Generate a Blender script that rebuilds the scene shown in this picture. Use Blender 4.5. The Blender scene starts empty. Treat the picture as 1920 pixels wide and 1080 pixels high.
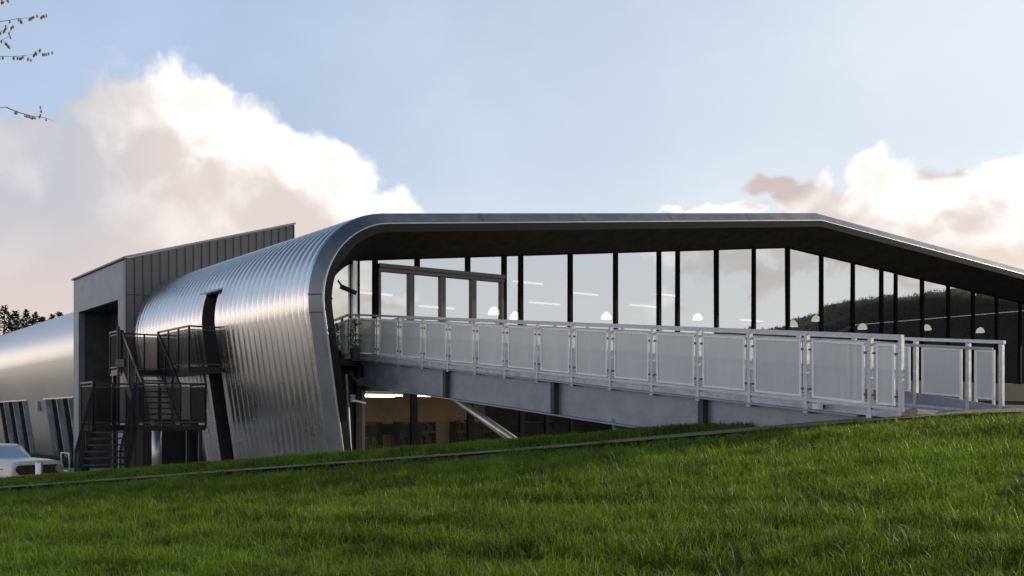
import bpy, math, random
import numpy as np
from mathutils import Vector, Matrix
random.seed(7); rng = np.random.default_rng(7)
scene = bpy.context.scene
C = scene.collection
EYE = 2.10                                   # eye height above the courtyard

# ---------------------------------------------------------------- camera
cam_d = bpy.data.cameras.new('camera'); cam = bpy.data.objects.new('camera', cam_d); C.objects.link(cam)
cam.location = (0, 0, EYE); cam.rotation_euler = (math.radians(90), 0, 0)
cam_d.sensor_width = 36; cam_d.lens = 36*2000/1920; cam_d.shift_y = 245/1920
cam_d.clip_start = 0.1; cam_d.clip_end = 2000
scene.camera = cam
scene.render.resolution_x = 1024; scene.render.resolution_y = 576
scene.view_settings.view_transform = 'Standard'; scene.view_settings.look = 'None'
scene.view_settings.gamma = 1; scene.view_settings.use_curve_mapping = False
scene.view_settings.exposure = 0.10

# ---------------------------------------------------------------- sun
SUN_AZ, SUN_EL = 63.0, 17.0                  # degrees: azimuth from +Y towards +X, elevation
saz, sel = math.radians(SUN_AZ), math.radians(SUN_EL)
sdir = Vector((math.sin(saz)*math.cos(sel), math.cos(saz)*math.cos(sel), math.sin(sel)))
sl = bpy.data.lights.new('sun', 'SUN'); so = bpy.data.objects.new('sun', sl); C.objects.link(so)
sl.energy = 4.2; sl.angle = math.radians(0.6); sl.color = (1.0, 0.86, 0.66)
so.rotation_euler = sdir.to_track_quat('Z', 'Y').to_euler(); so.location = (20, 20, 30)

# ---------------------------------------------------------------- node helpers
class NT:
    def __init__(s, tree): s.t = tree; s.n = tree.nodes; s.l = tree.links
    def new(s, ty, **kw):
        n = s.n.new(ty)
        for k, v in kw.items(): setattr(n, k, v)
        return n
    def put(s, sock, v):
        if hasattr(v, 'bl_idname') or isinstance(v, bpy.types.NodeSocket): s.l.new(v, sock)
        else: sock.default_value = v
    def m(s, op, a, b=0.0, c=None, clamp=False):
        n = s.new('ShaderNodeMath', operation=op); n.use_clamp = clamp
        s.put(n.inputs[0], a); s.put(n.inputs[1], b)
        if c is not None: s.put(n.inputs[2], c)
        return n.outputs[0]
    def mr(s, v, a, b, c=0.0, d=1.0, smooth=True):
        n = s.new('ShaderNodeMapRange'); n.interpolation_type = 'SMOOTHSTEP' if smooth else 'LINEAR'
        s.put(n.inputs['Value'], v)
        for k, x in zip(('From Min','From Max','To Min','To Max'), (a, b, c, d)): s.put(n.inputs[k], x)
        return n.outputs[0]
    def mix(s, f, a, b, blend='MIX'):
        n = s.new('ShaderNodeMix', data_type='RGBA', blend_type=blend)
        s.put(n.inputs[0], f); s.put(n.inputs[6], a); s.put(n.inputs[7], b)
        return n.outputs[2]
    def noise(s, vec, scale, detail=4, rough=0.5, dist=0.0, dim='3D'):
        n = s.new('ShaderNodeTexNoise', noise_dimensions=dim)
        if vec is not None: s.l.new(vec, n.inputs['Vector'])
        n.inputs['Scale'].default_value = scale; n.inputs['Detail'].default_value = detail
        n.inputs['Roughness'].default_value = rough; n.inputs['Distortion'].default_value = dist
        return n.outputs[0]
    def comb(s, x, y, z=0.0):
        n = s.new('ShaderNodeCombineXYZ'); s.put(n.inputs[0], x); s.put(n.inputs[1], y); s.put(n.inputs[2], z); return n.outputs[0]
    def sep(s, v):
        n = s.new('ShaderNodeSeparateXYZ'); s.l.new(v, n.inputs[0]); return n.outputs

def rgb(r, g, b): return (r, g, b, 1.0)

# ---------------------------------------------------------------- world: sky and clouds by direction
def azel(px, py):
    u, v = (px-960)/2000, (785-py)/2000
    return math.atan(u), math.atan(v/math.sqrt(1+u*u))
world = bpy.data.worlds.new('World'); scene.world = world; world.use_nodes = True
w = NT(world.node_tree); w.n.clear()
# cloud density group: (azimuth, elevation) -> density
grp = bpy.data.node_groups.new('cloud_density', 'ShaderNodeTree')
grp.interface.new_socket('P', in_out='INPUT', socket_type='NodeSocketVector')
grp.interface.new_socket('D', in_out='OUTPUT', socket_type='NodeSocketFloat')
g = NT(grp); gi = g.new('NodeGroupInput'); go = g.new('NodeGroupOutput')
P0 = gi.outputs[0]
nz = g.new('ShaderNodeTexNoise', noise_dimensions='2D'); g.l.new(P0, nz.inputs['Vector']); nz.inputs['Scale'].default_value = 22; nz.inputs['Detail'].default_value = 3
va = g.new('ShaderNodeVectorMath', operation='SUBTRACT'); g.l.new(nz.outputs['Color'], va.inputs[0]); va.inputs[1].default_value = (.5,.5,.5)
vs = g.new('ShaderNodeVectorMath', operation='SCALE'); g.l.new(va.outputs[0], vs.inputs[0]); vs.inputs['Scale'].default_value = 0.035
vp = g.new('ShaderNodeVectorMath', operation='ADD'); g.l.new(P0, vp.inputs[0]); g.l.new(vs.outputs[0], vp.inputs[1])
ax_, el_, _ = g.sep(vp.outputs[0])
BLOBS = [(230,275,115,140),(345,215,118,96),(440,290,125,95),(560,330,120,88),(650,365,85,72),(715,405,80,48),(300,430,330,190),
         (40,500,300,180),(1440,350,60,27),(1515,372,85,40),(1590,385,90,42),(1648,325,62,50),(1700,380,150,60),(1830,350,90,40),(1925,330,55,40),(1760,440,330,85),
         (1310,399,85,12),(1400,396,60,18),(60,330,190,120)]
acc = None
for (bx_, by_, rx, ry) in BLOBS:
    a, e = azel(bx_, by_)
    ra, re = rx/2000, ry/2000
    dx = g.m('MULTIPLY', g.m('SUBTRACT', ax_, a), 1/ra); dy = g.m('MULTIPLY', g.m('SUBTRACT', el_, e), 1/re)
    r_ = g.m('SQRT', g.m('ADD', g.m('MULTIPLY', dx, dx), g.m('MULTIPLY', dy, dy)))
    v = g.m('MULTIPLY', g.m('SUBTRACT', 1.0, r_), 0.45+min(ra, re)*7)
    acc = v if acc is None else g.m('SMOOTH_MAX', acc, v, 0.10)
# scattered low clouds for the rest of the horizon
far = g.mr(g.m('ABSOLUTE', ax_), 0.62, 0.85)
gen = g.m('SUBTRACT', g.noise(g.comb(g.m('MULTIPLY', ax_, 1.0), g.m('MULTIPLY', el_, 2.2), 3.3), 5.0, 3, .5, dim='2D'), g.m('ADD', 0.50, g.m('MULTIPLY', g.m('ABSOLUTE', g.m('SUBTRACT', el_, .16)), .55)))
gen = g.m('MULTIPLY', gen, 3.2)
acc = g.m('MAXIMUM', acc, g.m('ADD', gen, g.m('MULTIPLY', g.m('SUBTRACT', far, 1.0), 5.0)))
f1 = g.m('SUBTRACT', g.noise(vp.outputs[0], 30, 6, .56, dim='2D'), 0.5)
vo = g.new('ShaderNodeTexVoronoi', feature='F1', voronoi_dimensions='2D'); g.l.new(vp.outputs[0], vo.inputs['Vector']); vo.inputs['Scale'].default_value = 26
vo.inputs['Detail'].default_value = 1.0
bil = g.m('SUBTRACT', 0.42, vo.outputs['Distance'])
acc = g.m('ADD', acc, g.m('ADD', g.m('MULTIPLY', f1, 0.40), g.m('MULTIPLY', bil, 0.16)))
g.l.new(acc, go.inputs[0])

tc = w.new('ShaderNodeTexCoord')
gx, gy, gz = w.sep(tc.outputs['Generated'])
az = w.m('ARCTAN2', gx, gy); elv = w.m('ARCSINE', gz)
p_here = w.comb(az, elv, 0.0)
def dens(v):
    n = w.new('ShaderNodeGroup'); n.node_tree = grp; w.l.new(v, n.inputs[0]); return n.outputs[0]
D0 = dens(p_here)
D1 = dens(w.comb(w.m('ADD', az, 0.040), w.m('ADD', elv, 0.040), 0.0))
mask = w.mr(D0, -0.05, 0.20)
thick = w.mr(D0, 0.0, 1.15)
lit = w.mr(w.m('SUBTRACT', D0, D1), 0.0, 0.62)
# right-hand side and upper parts of the clouds face the sun
right = w.mr(az, -0.5, 0.45)
low = w.mr(elv, 0.20, 0.06)
shade_col = w.mix(w.mr(az, -.41, -.29), rgb(.54,.55,.60), rgb(.73,.645,.61))
shade_col = w.mix(w.mr(az, .55, .8), shade_col, rgb(.66,.66,.72))
shade_col = w.mix(low, shade_col, w.mix(right, rgb(.74,.61,.57), rgb(.90,.74,.60)))
def patch(px, py, rx, ry):
    a, e = azel(px, py); dx = w.m('MULTIPLY', w.m('SUBTRACT', az, a), 2000/rx); dy = w.m('MULTIPLY', w.m('SUBTRACT', elv, e), 2000/ry)
    return w.mr(w.m('SQRT', w.m('ADD', w.m('MULTIPLY', dx, dx), w.m('MULTIPLY', dy, dy))), 1.0, .4)
pt = w.m('MAXIMUM', patch(1450,345,130,62), w.m('MULTIPLY', patch(1765,318,75,26), .9))
lit = w.m('MULTIPLY', lit, w.m('SUBTRACT', 1.0, pt))
lit = w.m('MULTIPLY', lit, w.m('SUBTRACT', 1.0, w.m('MULTIPLY', patch(290,510,450,200), .6)))
shade_col = w.mix(pt, shade_col, rgb(.60,.515,.50))
body = w.mix(w.m('MULTIPLY', lit, w.m('SUBTRACT', 1.0, w.m('MULTIPLY', w.mr(az, -.29, -.40), .8))), shade_col, w.mix(w.mr(w.noise(p_here, 17, 5, .6, dim='2D'), .35, .65), rgb(.95,.89,.86), rgb(1.14,1.09,1.05)))
edge = w.mr(D0, 0.30, 0.02)
left_dim = w.mr(az, -0.36, -0.30)
body = w.mix(w.m('MULTIPLY', w.m('MULTIPLY', edge, w.m('MULTIPLY', left_dim, w.mr(lit, .0, .4))), .8), body, rgb(1.15,1.11,1.08))
sky = w.new('ShaderNodeTexSky', sky_type='NISHITA'); sky.sun_disc = False
sky.sun_elevation = sel; sky.sun_rotation = saz; sky.air_density = 1.0; sky.dust_density = 1.6; sky.ozone_density = 1.4; sky.altitude = 60
skl = w.mix(1.0, sky.outputs[0], (0.105,)*3+(1,), 'MULTIPLY')
# thin high veil that pales the sky towards the horizon and the sun side
veil = w.m('MULTIPLY', w.mr(elv, 0.80, 0.30), w.mr(az, -1.0, 0.5, 0.86, 0.97))
veil = w.m('MULTIPLY', veil, w.mr(w.noise(w.comb(w.m('MULTIPLY', az, .7), elv), 5, 4, .6, dim='2D'), .2, .8, .8, 1.0))
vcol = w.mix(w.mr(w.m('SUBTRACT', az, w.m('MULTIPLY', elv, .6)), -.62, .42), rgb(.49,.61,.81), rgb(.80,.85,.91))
glow = w.mix(w.mr(az, -.5, -.62), w.mix(w.mr(az, -.3, .3), rgb(1.0,.88,.80), rgb(.90,.88,.90)), rgb(2.3,2.0,1.75))  # over-bright horizon added out of view at left, to light the shell's bend
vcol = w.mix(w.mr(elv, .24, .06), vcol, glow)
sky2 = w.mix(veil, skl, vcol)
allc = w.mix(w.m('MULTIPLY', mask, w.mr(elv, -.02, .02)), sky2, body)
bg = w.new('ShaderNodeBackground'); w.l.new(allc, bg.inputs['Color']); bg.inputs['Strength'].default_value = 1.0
wo = w.new('ShaderNodeOutputWorld'); w.l.new(bg.outputs[0], wo.inputs['Surface'])

# ---------------------------------------------------------------- materials
def mat(name, col, rough=.5, metal=0.0, nscale=0, namt=0.0, bump=0.0, bscale=30, spec=None, rvar=0.0, stretch=None):
    m = bpy.data.materials.new(name); m.use_nodes = True
    t = NT(m.node_tree); b = t.n['Principled BSDF']
    b.inputs['Base Color'].default_value = rgb(*col); b.inputs['Roughness'].default_value = rough; b.inputs['Metallic'].default_value = metal
    if spec is not None: b.inputs['Specular IOR Level'].default_value = spec
    tcn = t.new('ShaderNodeTexCoord'); v = tcn.outputs['Object']
    if stretch:
        mp = t.new('ShaderNodeMapping'); t.l.new(v, mp.inputs[0]); mp.inputs['Scale'].default_value = stretch; v = mp.outputs[0]
    if nscale:
        nn = t.noise(v, nscale, 6, .6)
        lo = tuple(c*(1-namt) for c in col); hi = tuple(min(1, c*(1+namt)) for c in col)
        t.l.new(t.mix(t.mr(nn, .3, .7), rgb(*lo), rgb(*hi)), b.inputs['Base Color'])
        if rvar: t.l.new(t.mr(nn, .3, .7, rough-rvar, rough+rvar), b.inputs['Roughness'])
    if bump:
        bn = t.new('ShaderNodeBump'); bn.inputs['Strength'].default_value = bump; bn.inputs['Distance'].default_value = .02
        t.l.new(t.noise(v, bscale, 4, .6), bn.inputs['Height']); t.l.new(bn.outputs[0], b.inputs['Normal'])
    return m
M = {}
M['clad']   = mat('ribbed_aluminium', (.77,.765,.765), .28, 1.0, .6, .04, rvar=.02)
M['clad2']  = mat('smooth_aluminium', (.57,.57,.575), .32, 1.0, .5, .03, rvar=.015)
M['edge']   = mat('edge_flashing', (.21,.23,.26), .42, .8, 1.5, .10, rvar=.05)
M['fascia'] = mat('front_fascia_paint', (.020,.021,.024), .8, 0, 1.5, .1, spec=.08)
M['edge2']  = mat('edge_flashing_lip', (.42,.44,.47), .4, .9, 2, .08)
M['soffit'] = mat('dark_soffit_boards', (.019,.016,.013), .8, 0, 3, .4, .3, 12, spec=.2)
M['black']  = mat('black_steel', (.018,.018,.02), .42, .3, 6, .3)
M['mull']   = mat('black_mullion', (.006,.006,.006), .7, 0, spec=.06)
M['dframe'] = mat('door_frame_grey', (.10,.09,.08), .45, .6)
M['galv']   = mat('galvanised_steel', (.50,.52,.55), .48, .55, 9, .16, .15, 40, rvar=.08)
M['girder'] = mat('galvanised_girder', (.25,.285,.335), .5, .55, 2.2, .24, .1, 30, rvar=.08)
M['kerb']   = mat('galvanised_kerb', (.38,.42,.47), .5, .5, 5, .2)
M['pole']   = mat('bright_steel', (.62,.62,.63), .4, .8, 4, .1)
M['box']    = mat('grey_zinc_panels', (.155,.152,.148), .55, .35, 1.2, .14, rvar=.06, stretch=(1,1,.2))
M['boxfront']=mat('blue_grey_zinc', (.165,.205,.255), .5, .35, 1.3, .12)
M['seam']   = mat('zinc_seam', (.07,.07,.072), .5, .4)
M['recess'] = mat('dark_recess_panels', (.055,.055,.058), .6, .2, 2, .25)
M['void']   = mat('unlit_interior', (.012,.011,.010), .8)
M['tan']    = mat('tan_plaster', (.56,.41,.24), .8, 0, 1.5, .12)
M['floor']  = mat('workshop_floor', (.16,.14,.12), .4, 0, 2, .2)
M['ceil']   = mat('interior_ceiling', (.40,.40,.40), .8, 0, 1, .1)
M['white']  = mat('white_paint', (.74,.74,.72), .5)
M['asphalt']= mat('pale_concrete_paving', (.42,.375,.33), .85, 0, 1.2, .15, .4, 60)
M['path']   = mat('gravel_path', (.19,.155,.12), .9, 0, 18, .45, .8, 60)
M['carp']   = mat('cream_car_paint', (.78,.76,.71), .25, 0, 2, .03)
M['tyre']   = mat('rubber', (.02,.02,.02), .8)
M['chrome'] = mat('chrome', (.7,.7,.7), .15, 1)
M['rust']   = mat('brown_grille', (.10,.05,.025), .6, .3, 12, .5)
M['bark']   = mat('bark', (.10,.085,.07), .85, 0, 12, .4, .5, 30)
M['wood']   = mat('oak_furniture', (.26,.16,.08), .6, 0, 6, .2)
M['stone']  = mat('sandstone', (.30,.25,.19), .9, 0, 8, .3, .8, 20)

def emis(name, col, st):
    m = bpy.data.materials.new(name); m.use_nodes = True; b = m.node_tree.nodes['Principled BSDF']
    b.inputs['Base Color'].default_value = rgb(.8,.8,.8); b.inputs['Emission Color'].default_value = rgb(*col); b.inputs['Emission Strength'].default_value = st
    return m
M['tube'] = emis('fluorescent_tube', (1,.86,.68), 9.5)
M['shade']= emis('glowing_lamp_shade', (1,.90,.76), 2.0)
M['tube2']= emis('dim_strip_lamp', (1,.94,.88), 1.3)

def glass(name, refl, tint, rough=0.02, base=.012, wav=0.0):
    m = bpy.data.materials.new(name); m.use_nodes = True; t = NT(m.node_tree); t.n.clear()
    gl = t.new('ShaderNodeBsdfGlossy'); gl.inputs['Roughness'].default_value = rough; gl.inputs['Color'].default_value = rgb(.90,.95,.96)
    tr = t.new('ShaderNodeBsdfTransparent'); tr.inputs['Color'].default_value = rgb(*tint)
    lw = t.new('ShaderNodeLayerWeight'); lw.inputs['Blend'].default_value = .35
    if wav:
        tcn = t.new('ShaderNodeTexCoord'); bn = t.new('ShaderNodeBump'); bn.inputs['Strength'].default_value = wav; bn.inputs['Distance'].default_value = .05
        t.l.new(t.noise(tcn.outputs['Object'], .9, 2, .5), bn.inputs['Height']); t.l.new(bn.outputs[0], gl.inputs['Normal'])
    f = t.mr(lw.outputs['Fresnel'], 0, 1, refl, 1.0, False)
    mx = t.new('ShaderNodeMixShader'); t.l.new(f, mx.inputs[0]); t.l.new(tr.outputs[0], mx.inputs[1]); t.l.new(gl.outputs[0], mx.inputs[2])
    o = t.new('ShaderNodeOutputMaterial'); t.l.new(mx.outputs[0], o.inputs[0])
    return m
M['glass']  = glass('mirror_coated_glass', .66, (.55,.62,.62), .015, wav=.05)
M['glass2'] = glass('clear_window_glass', .10, (.72,.74,.70), .02)
M['glass3'] = glass('dark_window_glass', .35, (.25,.27,.26), .03)

def meshpanel(name, col, see, rough=.45, metal=.35, cell=0.03):
    m = bpy.data.materials.new(name); m.use_nodes = True; t = NT(m.node_tree); b = t.n['Principled BSDF']
    b.inputs['Roughness'].default_value = rough; b.inputs['Metallic'].default_value = metal
    tcn = t.new('ShaderNodeTexCoord')
    nn = t.noise(tcn.outputs['Object'], 3.0, 5, .6)
    mp = t.new('ShaderNodeMapping'); t.l.new(tcn.outputs['Object'], mp.inputs[0]); mp.inputs['Scale'].default_value = (1,1,.08)
    drip = t.noise(mp.outputs[0], 16.0, 3, .6)
    oi = t.new('ShaderNodeObjectInfo')
    k1 = t.m('ADD', t.m('MULTIPLY', nn, .10), t.m('ADD', t.m('MULTIPLY', t.mr(drip, .35, .7), -.04), t.m('MULTIPLY', oi.outputs['Random'], .13)))
    k1 = t.m('ADD', k1, .90)
    t.l.new(t.mix(1.0, rgb(*col), t.comb(k1, k1, k1), 'MULTIPLY'), b.inputs['Base Color'])
    tr = t.new('ShaderNodeBsdfTransparent'); mx = t.new('ShaderNodeMixShader'); mx.inputs[0].default_value = see
    o = t.n['Material Output']; t.l.new(b.outputs[0], mx.inputs[1]); t.l.new(tr.outputs[0], mx.inputs[2]); t.l.new(mx.outputs[0], o.inputs[0])
    return m
M['pframe'] = mat('panel_frame_steel', (.76,.775,.79), .45, .25, 8, .06)
M['perf']  = meshpanel('perforated_steel_sheet', (.56,.59,.62), .30)
M['bmesh'] = meshpanel('black_steel_mesh', (.010,.010,.011), .22, .8, 0)

def leafmat(name, c1, c2, c3, scale=.8, trans=.35, rough=.5):
    m = bpy.data.materials.new(name); m.use_nodes = True; t = NT(m.node_tree); t.n.clear()
    ge = t.new('ShaderNodeNewGeometry')
    n1 = t.noise(ge.outputs['Position'], scale, 4, .6); n2 = t.noise(ge.outputs['Position'], scale*22, 2, .6)
    col = t.mix(t.mr(n1, .38, .62), rgb(*c1), rgb(*c2)); col = t.mix(t.mr(n2, .45, .72), col, rgb(*c3))
    if name == 'grass_blades':
        n3 = t.noise(ge.outputs['Position'], .33, 3, .55); k3 = t.mr(n3, .35, .65, .72, 1.22); col = t.mix(1.0, col, t.comb(t.m('MULTIPLY', k3, t.mr(n3, .3, .7, 1.12, .92)), k3, k3), 'MULTIPLY')
    if name == 'grass_blades': col = t.mix(t.mr(t.noise(ge.outputs['Position'], 41, 1, .5), .71, .76), col, rgb(.27,.24,.10))
    if name == 'lawn_ground':
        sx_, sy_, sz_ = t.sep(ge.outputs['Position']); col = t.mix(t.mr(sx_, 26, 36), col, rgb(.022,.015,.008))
    d = t.new('ShaderNodeBsdfPrincipled'); t.l.new(col, d.inputs['Base Color']); d.inputs['Roughness'].default_value = rough; d.inputs['Specular IOR Level'].default_value = .25
    tl = t.new('ShaderNodeBsdfTranslucent'); t.l.new(t.mix(.5, col, rgb(c3[0]*1.6, c3[1]*1.7, c3[2])), tl.inputs['Color'])
    mx = t.new('ShaderNodeMixShader'); mx.inputs[0].default_value = trans; t.l.new(d.outputs[0], mx.inputs[1]); t.l.new(tl.outputs[0], mx.inputs[2])
    o = t.new('ShaderNodeOutputMaterial'); t.l.new(mx.outputs[0], o.inputs[0]); return m
M['grass']  = leafmat('grass_blades', (.016,.048,.003), (.092,.178,.009), (.185,.262,.024), 1.3, .36)
M['soil']   = leafmat('lawn_ground', (.010,.020,.004), (.020,.036,.007), (.026,.034,.010), 1.2, 0.0, .9)
M['heath']  = leafmat('heath_grass', (.018,.013,.006), (.026,.019,.009), (.040,.040,.014), .3, .15)
M['leaf']   = leafmat('conifer_foliage', (.012,.022,.008), (.022,.038,.012), (.045,.060,.018), .6, .2)
M['bud']    = mat('catkins', (.30,.22,.15), .8, 0, 20, .3)
M['plant']  = leafmat('leafy_plant', (.03,.07,.015), (.05,.10,.02), (.08,.13,.03), 3, .3)

# ---------------------------------------------------------------- mesh builders
ORG = {}
class MB:
    def __init__(s): s.v = []; s.f = []
    def quad(s, a, b, c, d):
        n = len(s.v); s.v += [Vector(a), Vector(b), Vector(c), Vector(d)]; s.f.append((n, n+1, n+2, n+3)); return s
    def poly(s, pts):
        n = len(s.v); s.v += [Vector(p) for p in pts]; s.f.append(tuple(range(n, n+len(pts)))); return s
    def hexa(s, p):                      # 8 points: bottom ring 0-3, top ring 4-7
        n = len(s.v); s.v += [Vector(q) for q in p]
        for f in ((3,2,1,0),(4,5,6,7),(0,1,5,4),(1,2,6,5),(2,3,7,6),(3,0,4,7)): s.f.append(tuple(n+i for i in f))
        return s
    def box(s, c, sx, sy, sz, ux=(1,0,0), uy=(0,1,0)):     # centred in x,y ; c is the centre
        c = Vector(c); ux = Vector(ux).normalized()*sx/2; uy = Vector(uy).normalized()*sy/2; uz = Vector((0,0,sz/2))
        return s.hexa([c-ux-uy-uz, c+ux-uy-uz, c+ux+uy-uz, c-ux+uy-uz, c-ux-uy+uz, c+ux-uy+uz, c+ux+uy+uz, c-ux+uy+uz])
    def beam(s, a, b, wd, ht, side=None):                  # bar from a to b
        a, b = Vector(a), Vector(b); d = (b-a).normalized()
        sd = Vector(side).normalized() if side is not None else d.cross(Vector((0,0,1)))
        if sd.length < 1e-4: sd = Vector((1,0,0))
        sd = (sd - d*sd.dot(d)).normalized(); up = sd.cross(d).normalized()
        sd *= wd/2; up *= ht/2
        return s.hexa([a-sd-up, a+sd-up, b+sd-up, b-sd-up, a-sd+up, a+sd+up, b+sd+up, b-sd+up])
    def tube(s, pts, rad, n=10, cap=True):
        pts = [Vector(p) for p in pts]; rad = rad if isinstance(rad, (list, tuple)) else [rad]*len(pts)
        base = len(s.v); up = None
        for i, p in enumerate(pts):
            d = (pts[min(i+1, len(pts)-1)] - pts[max(i-1, 0)]).normalized()
            if up is None: up = d.cross(Vector((0,0,1)) if abs(d.z) < .9 else Vector((1,0,0))).normalized()
            a = (up - d*up.dot(d)).normalized(); up = a; b = d.cross(a)
            for k in range(n):
                t = 2*math.pi*k/n; s.v.append(p + (a*math.cos(t)+b*math.sin(t))*rad[i])
        for i in range(len(pts)-1):
            for k in range(n):
                s.f.append((base+i*n+k, base+i*n+(k+1)%n, base+(i+1)*n+(k+1)%n, base+(i+1)*n+k))
        if cap:
            s.f.append(tuple(base+k for k in reversed(range(n)))); s.f.append(tuple(base+(len(pts)-1)*n+k for k in range(n)))
        return s
    def lathe(s, c, prof, n=20):          # prof: (r, z)
        c = Vector(c); b = len(s.v)
        for r, z in prof:
            for k in range(n):
                t = 2*math.pi*k/n; s.v.append(c+Vector((r*math.cos(t), r*math.sin(t), z)))
        for i in range(len(prof)-1):
            for k in range(n): s.f.append((b+i*n+k, b+i*n+(k+1)%n, b+(i+1)*n+(k+1)%n, b+(i+1)*n+k))
        return s
    def grid(s, rows):                    # rows of points
        b = len(s.v); nr, nc = len(rows), len(rows[0])
        for r in rows: s.v += [Vector(p) for p in r]
        for i in range(nr-1):
            for j in range(nc-1): s.f.append((b+i*nc+j, b+i*nc+j+1, b+(i+1)*nc+j+1, b+(i+1)*nc+j))
        return s
def build(name, mb, m, parent=None, smooth=False, label=None, org=None):
    o_ = ORG.get(parent.name, Vector((0,0,0))) if parent is not None else (Vector(org) if org is not None else Vector((0,0,0)))
    me = bpy.data.meshes.new(name); me.from_pydata([tuple(v-o_) for v in mb.v], [], mb.f)
    if smooth:
        me.polygons.foreach_set('use_smooth', [True]*len(me.polygons))
    me.materials.append(m if not isinstance(m, str) else M[m])
    o = bpy.data.objects.new(name, me); C.objects.link(o)
    if parent is not None: o.parent = parent
    else: o.location = o_
    ORG[o.name] = o_
    if label: o['label'] = label
    return o
def thing(name, label, cat, loc=(0,0,0), group=None):
    o = bpy.data.objects.new(name, None); C.objects.link(o); o.location = loc; o.empty_display_size = .3
    o['label'] = label; o['category'] = cat
    if group: o['group'] = group
    ORG[o.name] = Vector(loc); return o
def tag(o, label, cat, group=None, kind=None):
    o['label'] = label; o['category'] = cat
    if group: o['group'] = group
    if kind: o['kind'] = kind
    return o
def struct(name, mb, m, smooth=False):
    o = build(name, mb, m, smooth=smooth); o['kind'] = 'structure'; return o

# ---------------------------------------------------------------- building frame
S = Vector((-.5835, .8121, 0)); R_ = Vector((.8121, .5835, 0)); Z = Vector((0,0,1))
def W(t, L, zr):                          # t along the front, L back into the building, zr height relative to the eye
    return Vector((-3.528, 28.536, EYE+zr)) + R_*t + S*L
LG = 1.31                                 # glass line

# ---------------------------------------------------------------- terrain
A = np.array([6.5, 15.3]); E_ = np.array([-.931, .365]); N_ = np.array([.365, .931])
def sstep(x, a, b):
    t = np.clip((x-a)/(b-a), 0, 1); return t*t*(3-2*t)
def vnoise(x, y, f, ph=0.0):
    return (np.sin(x*f*1.3+ph)*np.cos(y*f*1.7+ph*2.1) + .6*np.sin((x+y)*f*2.3+1.3+ph) + .4*np.cos((x*1.7-y*2.2)*f*1.9+ph))/2
def ground(x, y):
    x = np.asarray(x, float); y = np.asarray(y, float)
    q = (x-A[0])*N_[0]+(y-A[1])*N_[1]; k = ((x-A[0])*E_[0]+(y-A[1])*E_[1])/18.37
    plane = -1.476+.1062*x+.0546*y
    fore = plane + .035*vnoise(x, y, .9) + .02*vnoise(x, y, 2.3, 2)
    zp = np.where(k < 0, .05-.45*k, .05-1.45*k); zp = np.clip(zp, -2.1, 2.5)
    fore = np.maximum(fore, -2.6)
    sm = k*18.37; ris = 1-sstep(sm, 0, 7)
    fore = fore - .02*sstep(q, -5.0, -1.3)*(1-ris) + .06*ris*sstep(q, -5.0, -1.3)
    sm = k*18.37; qe = .5-.75*sstep(sm, 3, 8)
    zpath = zp-.06+.06*ris+.06*np.clip((q+1.1)/1.6, 0, 1)
    z = np.where(q < -1.1, fore, zpath)
    mid = zp-.10 + .09*ris + (.17*sstep(sm, 1, 5)+.02)*sstep(q-qe, 0, .9) + .015*vnoise(x, y, 1.5)
    z = np.where(q > qe, mid, z)
    kk = sstep(q, -1.4, -1.1)
    z = np.where((q > -1.4) & (q < -1.1), fore*(1-kk)+(zp-.06+.06*ris)*kk, z)
    low = -2.2
    z = z*(1-sstep(q, 2.4, 6.2)) + low*sstep(q, 2.4, 6.2)
    hill = np.clip(8.2+.17*(y-31), 3.5, 11.0)*sstep(x, 26, 72) + .5*vnoise(x, y, .12)*sstep(x, 30, 50)
    hill += 4.0*sstep(x, 90, 200)
    z = np.where(x > 20, z*(1-sstep(x,20,50))+hill, z)
    z = z + 5*sstep(-x, 70, 200)*sstep(y, 60, 140)
    return z+EYE
xs = np.concatenate([np.arange(-400,-60,20), np.arange(-60,-20,4), np.arange(-20,22,.28), np.arange(22,90,2.5), np.arange(90,401,20)])
ys = np.concatenate([np.arange(-300,-20,20), np.arange(-20,0,2), np.arange(0,32,.28), np.arange(32,110,3), np.arange(110,701,30)])
XX, YY = np.meshgrid(xs, ys); ZZ = ground(XX, YY)
me = bpy.data.meshes.new('ground'); nx, ny = len(xs), len(ys)
vv = np.stack([XX, YY, ZZ], -1).reshape(-1, 3)
idx = np.arange(nx*ny).reshape(ny, nx)
ff = np.stack([idx[:-1,:-1], idx[:-1,1:], idx[1:,1:], idx[1:,:-1]], -1).reshape(-1, 4)
def np_mesh(name, v, f, m, smooth=False):
    me = bpy.data.meshes.new(name); me.vertices.add(len(v)); me.vertices.foreach_set('co', np.ascontiguousarray(v, dtype=np.float32).ravel())
    k = f.shape[1]; me.loops.add(f.size); me.loops.foreach_set('vertex_index', np.ascontiguousarray(f, dtype=np.int32).ravel())
    me.polygons.add(len(f)); me.polygons.foreach_set('loop_start', np.arange(0, f.size, k, dtype=np.int32))
    if smooth: me.polygons.foreach_set('use_smooth', np.ones(len(f), bool))
    me.update(); me.validate(); me.materials.append(m); o = bpy.data.objects.new(name, me); C.objects.link(o); return o
o = np_mesh('ground', vv, ff, M['soil'], True); o['kind'] = 'structure'
# courtyard sheet
def QK(q, s_):  # q metres beyond path line, s_ metres along it to the left
    p = A + E_*s_ + N_*q; return p
mb = MB(); rows = []
for q in (6.6, 12, 30, 60):
    rows.append([(*QK(q, s_), EYE-2.1) for s_ in (-22, -5, 10, 25, 40, 70, 90)])
mb.grid(rows); struct('courtyard', mb, 'asphalt')
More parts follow.
